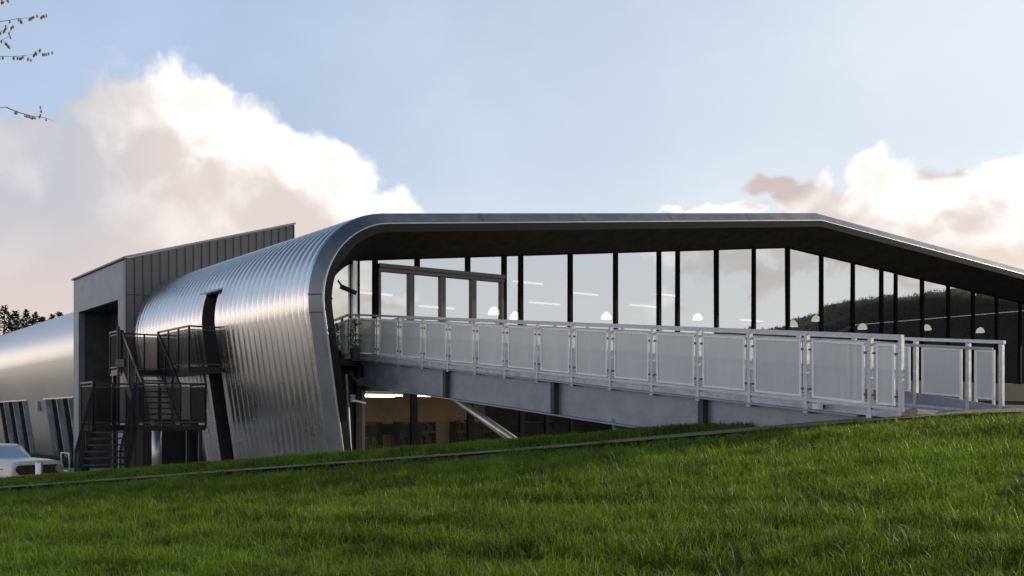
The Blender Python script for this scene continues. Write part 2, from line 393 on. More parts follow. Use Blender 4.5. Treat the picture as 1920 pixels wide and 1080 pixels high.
# path: follows the ground
mb = MB(); rows = []
for q in np.linspace(0, 1, 6):
    qf = q
    row = []
    for s_ in np.arange(-14, 34, .5):
        q = -1.12+qf*(1.62-.75*float(sstep(s_, 3, 8)))
        p = QK(q, s_); wob = .07*math.sin(s_*1.1)+.04*math.sin(s_*2.9+1) if qf == 0 else 0
        p = p + N_*wob
        zg = float(np.clip((.05-.45*(s_/18.37)) if s_ < 0 else (.05-1.45*s_/18.37), -2.1, 2.5))-.06+.06*(1-float(sstep(s_, 0, 7)))+.06*(q+1.1)/1.6+EYE
        row.append((p[0], p[1], zg+.025))
    rows.append(row)
mb.grid(rows); struct('path', mb, 'path')

# ---------------------------------------------------------------- grass
def blades(pos, hgt, wid, lean, name, label, m, out=None):
    n = len(pos); ang = rng.uniform(0, 2*np.pi, n)
    la = rng.normal(2.6, 1.1, n)                      # lean direction
    if out is not None: la = np.where(out < 50, out+rng.normal(0, .6, n), la)
    ld = np.stack([np.cos(la), np.sin(la)], -1)*(lean*hgt)[:, None]
    wx = np.stack([np.cos(ang), np.sin(ang)], -1)*(wid/2)[:, None]
    v = np.zeros((n, 5, 3))
    b = pos
    v[:,0,:2] = b[:,:2]-wx; v[:,1,:2] = b[:,:2]+wx
    v[:,0,2] = v[:,1,2] = b[:,2]-.01
    midp = b[:,:2]+ld*.32
    v[:,2,:2] = midp+wx*.8; v[:,3,:2] = midp-wx*.8; v[:,2,2] = v[:,3,2] = b[:,2]+hgt*.58
    v[:,4,:2] = b[:,:2]+ld; v[:,4,2] = b[:,2]+hgt*(1-.25*lean)
    base = (np.arange(n)*5)[:, None]
    t1 = base+np.array([0,1,2]); t2 = base+np.array([0,2,3]); t3 = base+np.array([3,2,4])
    o = np_mesh(name, v.reshape(-1,3), np.concatenate([t1,t2,t3]), m, False)
    tag(o, label, 'grass', kind='stuff'); return o
NB = 620000
u = rng.uniform(0, 1, NB); lo_, hi_ = 4.6**.8, 25**.8
d = (lo_+(hi_-lo_)*u)**(1/.8); px = rng.uniform(-330, 2250, NB)
X = (px-960)/2000*d; Y = d
# two thirds of the blades grow in tufts
ntf = NB//22; ti = rng.integers(0, ntf, NB); tuft = rng.uniform(0,1,NB) < .66
tx, ty = X[:ntf][ti], Y[:ntf][ti]; ra_ = np.abs(rng.normal(0, .055, NB)); aa_ = rng.uniform(0, 6.283, NB)
tz = rng.uniform(.55, 1.35, ntf)[ti]
X = np.where(tuft, tx+ra_*np.cos(aa_), X); Y = np.where(tuft, ty+ra_*np.sin(aa_), Y); d = Y.copy()
q = (X-A[0])*N_[0]+(Y-A[1])*N_[1]
edge_w = -1.03+.10*np.sin(X*2.1)+.08*np.sin(X*5.3+1)
keep = q < edge_w; X, Y, d, q = X[keep], Y[keep], d[keep], q[keep]; tz = np.where(tuft, tz, .7)[keep]; out = np.where(tuft, aa_, 99)[keep]
pos = np.stack([X, Y, ground(X, Y)], -1)
cl = .5+.55*vnoise(X, Y, 2.6, .7)+.5*vnoise(X, Y, 7.1, 2)+.25*vnoise(X, Y, 15.1, 1)
cl = np.clip(cl, 0, 1.2)
h = (.065+.115*cl)*rng.uniform(.6, 1.25, len(X))*tz*(1-.5*sstep(q, -2.6, -1.2))
wd = rng.uniform(.0035, .007, len(X))*(d/9)**.55
lean = np.clip(rng.normal(.75, .35, len(X)), .05, 1.6)
blades(pos, h, wd, lean, 'lawn_grass', 'long green grass covering the slope in the foreground', M['grass'], out)
NV = 110000
sa = rng.uniform(3.2, 30, NV); qa = .5-.75*sstep(sa, 3, 8)+.03+rng.uniform(0, 1, NV)*4
P = A+E_*sa[:,None]+N_*qa[:,None]; X, Y = P[:,0], P[:,1]
pos = np.stack([X, Y, ground(X, Y)], -1)
h = rng.uniform(.05, .13, NV)*(1+.4*vnoise(X, Y, 3)); wd = rng.uniform(.010, .018, NV)
blades(pos, h, wd, np.clip(rng.normal(.5,.3,NV), .05, 1.2), 'verge_grass', 'strip of darker grass between the gravel path and the building', M['grass'])

# ---------------------------------------------------------------- main building profile
RR = 2.4; CT = (.36, 3.085); TEND = 41.0
def prof(inset, zbot=-2.35, tmax=TEND, nw=5, na=16):
    r = RR-inset; pts = []
    ws = Vector((CT[0]-r*.989, CT[1]-r*.148))
    for i in range(nw):
        k = 1-i/nw; z = ws.y+(zbot-ws.y)*k; pts.append((ws.x+(.148/.989)*(ws.y-z), z))
    a0, a1 = math.radians(188.5), math.radians(96.4)
    for i in range(na+1):
        a = a0+(a1-a0)*i/na; pts.append((CT[0]+r*math.cos(a), CT[1]+r*math.sin(a)))
    t0, z0 = pts[-1]
    for t in (1.2, 2.6, 9.0, 18.06-.025*inset):
        if t <= tmax: pts.append((t, z0+.113*(t-t0)))
    tr, zr = pts[-1]
    for t in (26, 33.5, tmax):
        if t <= tmax: pts.append((t, zr-.063*(t-tr)))
    return pts
def ztop(t, inset):
    zr = 5.46-inset*1.006
    return zr+.113*t if t <= 18.06 else zr+.113*18.06-.063*(t-18.06)

bld = thing('main_building', 'long low building in a curved ribbed metal shell, glazed front under a dark overhang', 'building', W(8, 6, -2.1))
PITCH = .39
def shell(L0, L1, name, parent, holes, cuts, m, per=8, zbot=-2.35, amp=.052, tmax_f=2.7, tend=None):
    P = [p for p in prof(0, zbot)]
    # refine wall points at hole heights
    zs = sorted(set([round(z, 3) for h_ in holes for z in (h_[2], h_[3])]))
    wall = [p for p in P if p[1] < 2.7 and p[0] < -1]; rest = [p for p in P if p not in wall]
    def wt(z): return -2.016-.1496*(z-2.73)
    for z in zs:
        if zbot < z < 2.7: wall.append((wt(z), z))
    wall = sorted(set(wall), key=lambda p: p[1]); P = wall+rest
    P = [p for p in P if p[0] <= tmax_f]
    nrm = []
    for i, p in enumerate(P):
        a = P[max(i-1, 0)]; b = P[min(i+1, len(P)-1)]; dv = Vector((b[0]-a[0], b[1]-a[1])).normalized(); nrm.append((-dv.y, dv.x))
    Ls = list(np.arange(L0, L1, PITCH/per))+[L1]
    for h_ in holes: Ls += [h_[0], h_[1]]
    Ls = sorted(set(round(float(l), 4) for l in Ls))
    def fl(L, z):
        a = amp*abs(math.sin(math.pi*L/PITCH))**.75
        k = 1.0
        for h_ in holes:
            if h_[4] and z < 4.0: 
                dd = max(h_[0]-L, L-h_[1], 0); k = min(k, min(1, max(0, (dd-.26)/.1)))
        k = min(k, min(1, max(0, (L-L0-.02)/.1)))
        return a*k
    mb = MB(); nP = len(P)
    for L in Ls:
        for (t, z), (nt, nzz) in zip(P, nrm):
            f = fl(L, z); mb.v.append(W(t+nt*f, L, z+nzz*f))
    for i in range(len(Ls)-1):
        lc = (Ls[i]+Ls[i+1])/2
        for j in range(nP-1):
            zc = (P[j][1]+P[j+1][1])/2; tc_ = P[j][0]
            if any(h_[0] < lc < h_[1] and h_[2] < zc < h_[3] and tc_ < 0 for h_ in holes): continue
            mb.f.append((i*nP+j, i*nP+j+1, (i+1)*nP+j+1, (i+1)*nP+j))
    return build(name, mb, m, parent, smooth=True)
SLOT = (6.83, 7.97, -2.4, 3.95, True)
UNDER = (9.45, 15.2, -2.4, -.02, False)
shell(0, 15.2, 'ribbed_cladding', bld, [SLOT, UNDER], [], 'clad')
# flat roof behind the rolled edge
P = [p for p in prof(0) if p[0] >= 2.55]; mb = MB()
mb.grid([[W(t, L, z-.005) for t, z in P] for L in (0, 5, 12, 23)])
build('roof', mb, 'clad2', bld)
# rolled front edge
def strip(c0, L0, c1, L1, name, m, smooth=True, zb=-2.35, seam=False):
    a, b = prof(c0, zb), prof(c1, zb); mb = MB(); mb.grid([[W(t, L0, z) for t, z in a], [W(t, L1, z) for t, z in b]])
    return build(name, mb, m, bld, smooth=smooth)
strip(-.035, 0.02, .24, -.22, 'front_edge_flashing', 'edge')
strip(-.035, .02, 0.0, .06, 'edge_return', 'edge')
a, b = prof(.24), prof(.285); mb = MB(); mb.grid([[W(t,-.22,z) for t,z in a],[W(t,-.262,z) for t,z in prof(.262)],[W(t,-.25,z) for t,z in b]])
build('edge_lip', mb, 'edge2', bld, smooth=True)
strip(.285, -.25, .50, -.25, 'front_fascia', 'fascia', smooth=False)
strip(.50, -.25, .53, -.06, 'fascia_underside', 'soffit')
strip(.53, -.06, 1.08, LG, 'soffit', 'soffit')
# joint where the edge flashing changes direction
for z0, z1 in ((3.18, 3.20), (2.72, 2.74)):
    mb = MB()
    tt = lambda z, i: -2.016-.1496*(z-2.73)+i
    mb.quad(W(tt(z0,-.045), -.0, z0), W(tt(z0,.24), -.235, z0), W(tt(z1,.24), -.235, z1), W(tt(z1,-.045), -.0, z1)); build('flashing_joint', mb, 'seam', bld)

for t in (3.2, 6.9, 10.6, 14.3, 21.7, 25.4, 29.1):
    z = ztop(t, 0); mb = MB(); mb.quad(W(t-.012,.0,z+.042), W(t+.012,.0,z+.042), W(t+.012,-.228,z-.225), W(t-.012,-.228,z-.225)); build('flashing_joint', mb, 'seam', bld)
# slot: reveal, hood, dark door
def wt(z): return -2.016-.1496*(z-2.73) if z < 2.73 else CT[0]-math.sqrt(max(RR**2-(z-CT[1])**2, .01))
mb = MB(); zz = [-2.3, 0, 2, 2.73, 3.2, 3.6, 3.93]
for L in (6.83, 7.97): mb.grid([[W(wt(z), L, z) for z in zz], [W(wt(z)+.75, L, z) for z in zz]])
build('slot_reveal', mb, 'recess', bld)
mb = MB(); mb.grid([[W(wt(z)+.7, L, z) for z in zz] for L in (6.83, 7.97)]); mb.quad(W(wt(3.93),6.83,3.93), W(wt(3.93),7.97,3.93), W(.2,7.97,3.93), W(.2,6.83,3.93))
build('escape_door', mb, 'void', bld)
mb = MB(); mb.hexa([W(-2.02,6.62,3.93),W(-2.02,8.15,3.93),W(-1.55,8.15,4.12),W(-1.55,6.62,4.12),W(-2.03,6.62,3.97),W(-2.03,8.15,3.97),W(-1.56,8.15,4.16),W(-1.56,6.62,4.16)])
build('slot_hood', mb, 'edge2', bld)
# undercroft behind the staircase
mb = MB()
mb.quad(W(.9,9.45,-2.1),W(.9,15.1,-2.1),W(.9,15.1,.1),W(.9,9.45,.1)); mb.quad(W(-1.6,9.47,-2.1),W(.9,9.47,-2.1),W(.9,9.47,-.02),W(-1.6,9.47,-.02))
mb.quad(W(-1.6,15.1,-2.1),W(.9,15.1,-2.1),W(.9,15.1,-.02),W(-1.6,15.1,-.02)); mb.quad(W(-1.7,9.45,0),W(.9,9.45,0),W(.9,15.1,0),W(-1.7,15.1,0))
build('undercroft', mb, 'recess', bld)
mb = MB(); mb.box(W(.86,12.6,-1.0), 1.9, .06, 2.1, S, R_); build('service_door', mb, 'seam', bld)

# ---------------------------------------------------------------- front glazing (upper storey)
FL = 1.62                                   # window sill, relative to the eye
INS = 1.08
MUL = [0, .55, 4.985, 5.61, 7.57, 9.48, 11.43, 12.31, 14.23, 16.17, 18.06, 20.02, 21.97, 23.83, 24.79, 26.66, 28.58, 30.5, 32.4, 34.4, 36.3, 38.2, 40.2]
def mullion(t, z0, z1, wdt=.13, dep=.10, m='mull', L=LG, name='mullion'):
    mb = MB(); mb.box(W(t, L-.02, (z0+z1)/2), wdt, dep, z1-z0, R_, S); return build(name, mb, m, bld)
for i, t in enumerate(MUL): mullion(t, FL-.1, ztop(t, INS)+.05, .09 if i in (0,) else .125)
for a, b in zip(MUL[:-1], MUL[1:]):
    if a == .55: continue
    a2, b2 = a+.07, b-.07
    pts = [W(a2, LG, FL), W(b2, LG, FL)]
    pts += [W(b2, LG, ztop(b2, INS)+.02)]
    if a2 < 18.06 < b2: pts += [W(18.06, LG, ztop(18.06, INS)+.02)]
    pts += [W(a2, LG, ztop(a2, INS)+.02)]
    tx_, tz_ = random.uniform(-.006,.006), random.uniform(-.005,.005); cen = sum(pts, Vector())/len(pts)
    pts = [p+S*((p-cen).dot(R_)*tx_+(p.z-cen.z)*tz_) for p in pts]
    build('window', MB().poly(pts), 'glass', bld)
# curved corner light left of the first mullion
pi_ = [p for p in prof(INS+.0) if p[0] <= -.04 and p[1] > FL]
pts = [W(-.05, LG, FL)]+[W(-.05, LG, ztop(0, INS)-.03)]+[W(t, LG, z) for t, z in reversed(pi_)]+[W(pi_[0][0]+.02, LG, FL)]
build('corner_window', MB().poly(pts), 'glass', bld)
mb = MB(); mb.box(W(-.14, LG-.1, (FL-.1+4.35)/2), .13, .1, 4.35-FL+.1, R_, S); build('corner_column', mb, 'pole', bld)
# door set under a horizontal transom
TZ = 4.22
mb = MB(); mb.box(W(2.77, LG-.05, TZ+.08), 4.3, .22, .11, R_, S); mb.box(W(2.77, LG-.04, TZ-.03), 4.3, .16, .09, R_, S); build('door_transom', mb, 'dframe', bld)
dt = [.62, 1.70, 2.76, 3.84, 4.915]
for t in (.66, 1.66, 1.74, 2.72, 2.80, 3.80, 3.88, 4.875):
    mb = MB(); mb.box(W(t, LG-.03, (FL+TZ)/2), .075, .13, TZ-FL, R_, S); build('door_stile', mb, 'dframe', bld)
for a, b in zip(dt[:-1], dt[1:]):
    build('glass_door', MB().quad(W(a+.08,LG,FL),W(b-.08,LG,FL),W(b-.08,LG,TZ-.05),W(a+.08,LG,TZ-.05)), 'glass', bld)
for t in (1.92, 3.66): mullion(t, TZ+.1, ztop(t, INS)+.05, .12)
for a, b in ((.62, 1.86), (1.98, 3.60), (3.72, 4.915)):
    build('transom_light', MB().quad(W(a,LG,TZ+.13),W(b,LG,TZ+.13),W(b,LG,ztop(b,INS)+.02),W(a,LG,ztop(a,INS)+.02)), 'glass', bld)
# head member, sill
mb = MB()
for a, b in ((0.0, 18.06), (18.06, 40.4)):
    mb.beam(W(a, LG-.03, ztop(a, INS)+.06), W(b, LG-.03, ztop(b, INS)+.06), .12, .10, S)
build('window_head', mb, 'mull', bld)
# first-floor slab edge and floor
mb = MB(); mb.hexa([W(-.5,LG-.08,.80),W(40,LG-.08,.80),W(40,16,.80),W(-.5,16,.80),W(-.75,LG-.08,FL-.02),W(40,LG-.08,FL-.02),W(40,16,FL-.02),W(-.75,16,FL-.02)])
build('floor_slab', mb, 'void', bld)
mb = MB(); mb.quad(W(-1.5,1.4,FL),W(40,1.4,FL),W(40,15,FL),W(-1.5,15,FL)); build('upper_floor', mb, 'floor', bld)
mb = MB(); mb.poly([W(0,14.6,FL),W(40,14.6,FL),W(40,14.6,ztop(40,.45)),W(18.06,14.6,ztop(18.06,.45)),W(0,14.6,ztop(0,.45))]); mb.quad(W(40.3,1,-2.1),W(40.3,23,-2.1),W(40.3,23,5.6),W(40.3,1,5.6)); build('rear_wall', mb, 'ceil', bld)
mb = MB()
for t0, t1 in ((1, 18.06), (18.06, 40)): mb.quad(W(t0,1.5,ztop(t0,.5)),W(t1,1.5,ztop(t1,.5)),W(t1,14.6,ztop(t1,.5)),W(t0,14.6,ztop(t0,.5)))
build('upper_ceiling', mb, 'ceil', bld)
# lower storey glazing
LM = [-.02, 1.80, 3.75, 5.65, 6.6, 7.6, 9.5, 11.4, 13.4, 15.4]
for i, t in enumerate(LM): mullion(t, -2.1, .85, .20 if i in (1,2,3,6) else .12)
mb = MB(); mb.box(W(.16, LG, -.65), .10, .12, 2.9, R_, S); build('window_frame', mb, 'dframe', bld)
for a, b in zip(LM[:-1], LM[1:]):
    build('lower_window', MB().quad(W(a+.1,LG,-2.05),W(b-.1,LG,-2.05),W(b-.1,LG,.80),W(a+.1,LG,.80)), 'glass2', bld)
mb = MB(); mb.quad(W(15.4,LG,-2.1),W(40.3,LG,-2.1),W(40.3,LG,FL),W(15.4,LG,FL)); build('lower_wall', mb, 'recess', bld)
mb = MB(); mb.quad(W(7.7,6.3,-2.1),W(15.5,6.3,-2.1),W(15.5,6.3,.8),W(7.7,6.3,.8)); mb.quad(W(7.7,4.2,-2.1),W(7.7,6.3,-2.1),W(7.7,6.3,.8),W(7.7,4.2,.8)); build('dark_partition', mb, 'recess', bld)
mb = MB(); mb.quad(W(-.3,6.3,-2.1),W(7.7,6.3,-2.1),W(7.7,6.3,.8),W(-.3,6.3,.8)); mb.quad(W(-.3,1.35,-2.1),W(-.3,6.3,-2.1),W(-.3,6.3,.8),W(-.3,1.35,.8)); mb.quad(W(15.5,1.35,-2.1),W(15.5,6.3,-2.1),W(15.5,6.3,.8),W(15.5,1.35,.8))
build('workshop_wall', mb, 'tan', bld)
mb = MB(); mb.quad(W(-.3,1.3,-2.08),W(15.5,1.3,-2.08),W(15.5,6.3,-2.08),W(-.3,6.3,-2.08)); build('workshop_floor', mb, 'floor', bld)
mb = MB(); mb.quad(W(-.3,1.3,.78),W(15.5,1.3,.78),W(15.5,6.3,.78),W(-.3,6.3,.78)); build('workshop_ceiling', mb, 'ceil', bld)
# dark structural corner under the ramp head
mb = MB(); mb.box(W(-.45,1.0,FL-.12), .9, .5, .14, R_, S); mb.box(W(-.18,.95,-.3), .16, .16, 3.6, R_, S); build('corner_bracket', mb, 'black', bld)
mb = MB(); mb.lathe(W(-.05,.7,FL-.33), [(0,-.16),(.14,-.16),(.16,-.1),(.16,.1),(.14,.16),(0,.16)], 14); build('bracket_boss', mb, 'black', bld, smooth=True)
mb = MB(); mb.quad(W(-.72,LG,-2.1),W(-.1,LG,-2.1),W(-.1,LG,FL),W(-.75,LG,FL)); build('corner_infill', mb, 'recess', bld)
mb = MB(); mb.tube([W(-.55,.9,1.2),W(-.5,.9,.2),W(-.36,.9,-2.1)], .05, 8); build('downpipe', mb, 'girder', bld)

# pendants and linear lights inside
def pendant(px, py, L, label):
    # on the ray through that part of the glazing, at depth L inside
    u, v = (px-960)/2000, (785-py)/2000
    # solve for t at given L
    t = (u*(28.536+.8121*L)+3.528+.5835*L)/(.8121-.5835*u); p = W(t, L, 0); z = v*p.y
    th = thing('pendant_lamp', label, 'lamp', (p.x, p.y, EYE+z), 'dome pendant lamps behind the upper glazing')
    c = Vector((p.x, p.y, EYE+z))
    mb = MB(); mb.lathe(c, [(.20,-.12),(.19,-.04),(.15,.05),(.09,.11),(.03,.14),(0,.145)], 18); build('lamp_shade', mb, 'shade', th, smooth=True)
    mb = MB(); zc = ztop(t, .5)+EYE; mb.tube([c+Vector((0,0,.14)), (c.x, c.y, zc)], .008, 5); build('cord', mb, 'mull', th)
for px, py, L, lb in ((926,583,3.0,'glowing dome pendant lamp behind the rightmost glass door'), (966,592,3.6,'glowing dome pendant lamp in the narrow pane right of the doors'),
    (1137,592,3.2,'glowing dome pendant lamp left of the second tall mullion past the doors'), (1308,594,3.4,'glowing dome pendant lamp right of the middle narrow pane'),
    (1487,607,3.0,'small pendant lamp at the foot of the tallest mullion'), (1530,597,4.5,'bright pendant lamp in the first pane of the falling roof slope'),
    (1617,612,3.2,'dome pendant lamp left of the right-hand narrow pane'), (1738,614,3.2,'dome pendant lamp behind the glass above the end of the ramp rail'),
    (1838,619,3.2,'rightmost dome pendant lamp, low behind the glazing')):
    pendant(px, py, L, lb)
def tubelight(t, L, z, ln, label, grp_, d=R_, tm='tube'):
    th = thing('ceiling_light', label, 'light', W(t, L, z), grp_)
    mb = MB(); mb.box(W(t, L, z-.03), ln, .10, .035, d, d.cross(Z)); build('diffuser', mb, tm, th)
    mb = MB(); mb.box(W(t, L, z+.03), ln+.06, .16, .05, d, d.cross(Z)); build('housing', mb, 'white', th)
tubelight(1.0, 1.9, .70, 1.5, 'lit strip light behind the leftmost lower window under the ramp', 'strip lights in the lower room')
tubelight(1.35, 2.9, .69, 1.4, 'lit strip light second from the front, leftmost lower window', 'strip lights in the lower room')
tubelight(2.65, 1.9, .70, 1.1, 'lit strip light in the second lower window by the diagonal strut', 'strip lights in the lower room')
tubelight(5.2, 3.2, .70, 1.3, 'lit strip light behind the top of the diagonal strut', 'strip lights in the lower room')
tubelight(7.4, 3.5, .70, 1.4, 'strip light deep in the lower room right of the strut', 'strip lights in the lower room')
for t, L, z, lb in ((1.4,3.0,3.75,'strip light behind the second glass door'),(4.0,3.6,3.55,'strip light behind the fourth glass door'),(8.6,4,4.0,'strip light in the second pane past the doors'),(13.2,4,4.2,'strip light right of the middle narrow pane'),(19.3,4.2,4.0,'strip light in the first pane of the falling roof'),(9.0,5.5,4.9,'higher strip light in the second pane past the doors'),(16.4,6,5.0,'high strip light two panes before the roof kink'),(11.2,5,4.6,'strip light beside the middle narrow pane, on its left')):
    tubelight(t, L, z, 1.3, lb, 'strip lights behind the upper glazing', tm='tube2')

# furniture in the lower room
th = thing('tool_cabinet', 'black cabinet with a raised screen against the tan wall, leftmost lower window', 'cabinet', W(1.0,5.9,-2.1))
mb = MB(); mb.box(W(1.0,5.8,-1.5), 1.3, .6, 1.2, R_, S); build('cabinet_body', mb, 'black', th)
mb = MB(); mb.box(W(1.0,6.1,-.35), 1.25, .08, .55, R_, S); build('screen', mb, 'mull', th)
mb = MB(); [mb.box(W(.55+i*.3,5.49,-1.5), .26, .02, 1.0, R_, S) for i in range(4)]; build('cabinet_doors', mb, 'recess', th)
def shelf(t, L, wd_, lab):
    th = thing('shelving_unit', lab, 'shelf', W(t, L, -2.1), 'shelving units in the lower room')
    mb = MB(); [mb.box(W(t+s*wd_/2, L, -1.1), .05, .4, 2.0, R_, S) for s in (-1, 1)]; build('upright', mb, 'black', th)
    for z in (-1.9, -1.4, -.9, -.45, -.12): mb = MB(); mb.box(W(t, L, z), wd_, .42, .04, R_, S); build('shelf_board', mb, 'wood', th)
    mb = MB()
    for z in (-1.88, -1.38, -.88, -.43):
        s_ = -wd_/2+.12
        while s_ < wd_/2-.12:
            w_ = random.uniform(.08, .28); h_ = random.uniform(.12, .36)
            mb.box(W(t+s_+w_/2, L, z+h_/2+.02), w_*.9, .26, h_, R_, S); s_ += w_+random.uniform(.01,.12)
    build('stored_parts', mb, random.choice(['recess','stone','dframe']), th)
shelf(2.6, 6.0, 1.3, 'tall shelving unit full of parts behind the second lower window')
shelf(4.6, 6.0, 1.4, 'shelving unit behind the silver diagonal strut')
shelf(6.9, 6.0, 1.5, 'shelving unit right of the diagonal strut, against the tan wall')
shelf(9.6, 6.0, 1.6, 'rightmost shelving unit under the ramp girder')
def bench(t, L, lab):
    th = thing('workbench', lab, 'workbench', W(t, L, -2.1), 'workbenches in the lower room')
    mb = MB(); mb.box(W(t, L, -1.22), 1.7, .7, .06, R_, S); build('bench_top', mb, 'wood', th)
    for a in (-.78, .78):
        for b in (-.3, .3): mb = MB(); mb.box(W(t+a, L+b, -1.67), .06, .06, .84, R_, S); build('leg', mb, 'black', th)
    mb = MB(); mb.box(W(t-.3, L, -1.02), .42, .3, .32, R_, S); mb.lathe(W(t+.4, L, -1.19), [(0,0),(.16,0),(.18,.1),(.1,.26),(0,.28)], 12); build('machine', mb, 'black', th)
bench(1.1, 3.2, 'workbench close to the leftmost lower window'); bench(3.0, 3.4, 'workbench behind the second lower window'); bench(5.6, 3.4, 'workbench behind the foot of the diagonal strut'); bench(8.8, 3.2, 'workbench under the middle of the ramp')

def machine(t, L, a, lab):
    th = thing('pillar_drill', lab, 'machine', W(t, L, -2.1), 'machines in the lower room')
    c = W(t, L, -2.1); u = R_*math.cos(a)+S*math.sin(a); v = u.cross(Z)
    mb = MB(); mb.box(c+Z*.42, .6, .5, .84, u, v); build('base_cabinet', mb, 'recess', th)
    mb = MB(); mb.tube([c+Z*.84, c+Z*1.7], .05, 10); build('pillar', mb, 'dframe', th)
    mb = MB(); mb.box(c+Z*1.75-v*.12, .28, .62, .34, u, v); build('drill_head', mb, 'black', th)
    mb = MB(); mb.lathe(c+Z*1.08-v*.2, [(0,-.02),(.2,-.02),(.2,.02),(0,.02)], 14); build('table', mb, 'dframe', th)
    mb = MB(); [mb.beam(c+Z*1.7-v*.12+u*.17, c+Z*1.7-v*.12+u*.17+Vector((0,0,math.cos(q)*.2))+v*math.sin(q)*.2, .02, .02) for q in (0,2.1,4.2)]; build('feed_handle', mb, 'pole', th)
for t, L, a, lb_ in ((.9,2.3,.2,'pillar drill nearest the leftmost lower mullion'),(2.4,2.2,1.0,'pillar drill close behind the second lower window'),(3.2,5.0,.4,'pillar drill at the back, in front of the tan wall'),
    (4.5,2.2,-.4,'pillar drill just right of the thick third mullion'),(6.1,2.1,.8,'pillar drill behind the thin lower pane right of the strut'),(7.1,2.4,.1,'pillar drill beside the strip light deep in the room'),(8.6,2.0,.5,'pillar drill left of the last thick lower mullion'),(10.4,2.2,-.2,'rightmost pillar drill under the ramp girder')):
    machine(t, L, a, lb_)

# security camera on the shell edge
th = thing('security_camera', 'small dark security camera on a bracket inside the curved shell edge', 'camera', W(-.75,.9,3.55))
mb = MB(); mb.beam(W(-.85,.8,3.72), W(-.72,.75,3.52), .05, .05); build('bracket', mb, 'black', th)
mb = MB(); mb.tube([W(-.80,.75,3.56), W(-.42,.55,3.38)], [.07,.06], 10); build('camera_body', mb, 'black', th)
th = thing('wall_lamp', 'small grey bulkhead lamp on the dark corner below the ramp head', 'lamp', W(-.45,.8,.55))
mb = MB(); mb.box(W(-.42,.82,.55), .14, .14, .2, R_, S); build('lamp_body', mb, 'pole', th); mb = MB(); mb.beam(W(-.42,.75,.5), W(-.1,.6,.42), .05, .05); build('lamp_arm', mb, 'pole', th)

# ---------------------------------------------------------------- rear wing
wing = thing('rear_wing', 'smooth curved metal wing of the building behind the grey entrance block, with slanted windows', 'building', W(0, 38, -2.1))
shell(22.6, 62, 'curved_cladding', wing, [(25.4,31.2,-2.4,.95,False),(35.2,43,-2.4,.95,False),(47,54,-2.4,.95,False)], [], 'clad2', per=1, amp=0.0, tmax_f=1.3)
P = [p for p in prof(0) if 1.1 <= p[0] <= 19]; mb = MB(); mb.grid([[W(t, L, z-.005) for t, z in P] for L in (22.6, 62)]); build('roof', mb, 'clad2', wing)
def wl(z): return -2.016-.1496*(z-2.73)
for L0, L1 in ((25.4,31.2),(35.2,43),(47,54)):
    mb = MB(); mb.quad(W(wl(-2.1)+.25,L0,-2.1),W(wl(-2.1)+.25,L1,-2.1),W(wl(.95)+.25,L1,.95),W(wl(.95)+.25,L0,.95)); win = build('window', mb, 'glass3', wing)
    mb = MB(); mb.quad(W(wl(-2.1)+.5,L0,-2.1),W(wl(-2.1)+.5,L1,-2.1),W(wl(.95)+.5,L1,.95),W(wl(.95)+.5,L0,.95)); build('dark_backing', mb, 'void', win)  # near-black sheet whose colour stands for the unlit room behind the glass
    n = int((L1-L0)/1.15)
    for i in range(n+1):
        L = L0+(L1-L0)*i/n; mb = MB(); a, b = W(wl(-2.1)+.12, L, -2.1), W(wl(.95)+.12, L, .95); mb.beam(a, b, .18 if i % 2 else .34, .22, S); build('mullion', mb, 'black' if i%2==0 else 'girder', win)
    mb = MB(); mb.beam(W(wl(.97)-.02, L0-.1, .97), W(wl(.97)-.02, L1+.1, .97), .10, .06, R_); build('window_flashing', mb, 'edge2', win)
mb = MB(); mb.box(W(wl(.6)-.08, 32.6, .62), .35, .12, .5, S, R_); build('vent_box', mb, 'girder', wing)

# ---------------------------------------------------------------- grey entrance block
blk = thing('entrance_block', 'grey panelled entrance block with sloping top and dark recess, left of the ribbed shell', 'building', W(1, 19, -2.1))
T0, T1, L0, L1 = -2.36, 4.36, 15.22, 22.9
ZC, ZR = 3.84, 5.82
def zb(t): return ZC+(ZR-ZC)*(t-T0)/(T1-T0)
# heights relative to eye: corner 5.94 and right end 7.92
ZC, ZR = 5.94, 7.92
mb = MB(); mb.hexa([W(T0,L0,-2.1),W(T1,L0,-2.1),W(T1,L0+.2,-2.1),W(T0,L0+.2,-2.1),W(T0,L0,ZC),W(T1,L0,ZR),W(T1,L0+.2,ZR),W(T0,L0+.2,ZC)])
mb.hexa([W(T1-.2,L0+.2,-2.1),W(T1,L0+.2,-2.1),W(T1,L1,-2.1),W(T1-.2,L1,-2.1),W(T1-.2,L0+.2,ZR-.06),W(T1,L0+.2,ZR),W(T1,L1,ZR),W(T1-.2,L1,ZR-.06)])
build('panelled_wall', mb, 'box', blk)
mb = MB(); n = 21
for i in range(n+1):
    t = T0+.02+(T1-T0-.04)*i/n
    mb.box(W(t, L0-.025, (zb(t)-.04)/2-1.05+0.0), .022 if i % 2 else .035, .05, zb(t)-.06+2.1, R_, S)
build('standing_seam', mb, 'seam', blk)
mb = MB(); mb.beam(W(T0-.06,L0-.03,ZC+.03), W(T1+.03,L0-.03,ZR+.03), .12, .07, S); build('coping', mb, 'edge', blk)
mb = MB(); mb.box(W(T0+.5, L0-.012, 4.62), 1.0, .03, .02, R_, S); build('panel_joint', mb, 'seam', blk)
mb = MB(); mb.quad(W(T0,L0,ZC-.02),W(T1,L0,ZR-.02),W(T1,L1,ZR-.02),W(T0,L1,ZC-.02)); build('roof', mb, 'box', blk)
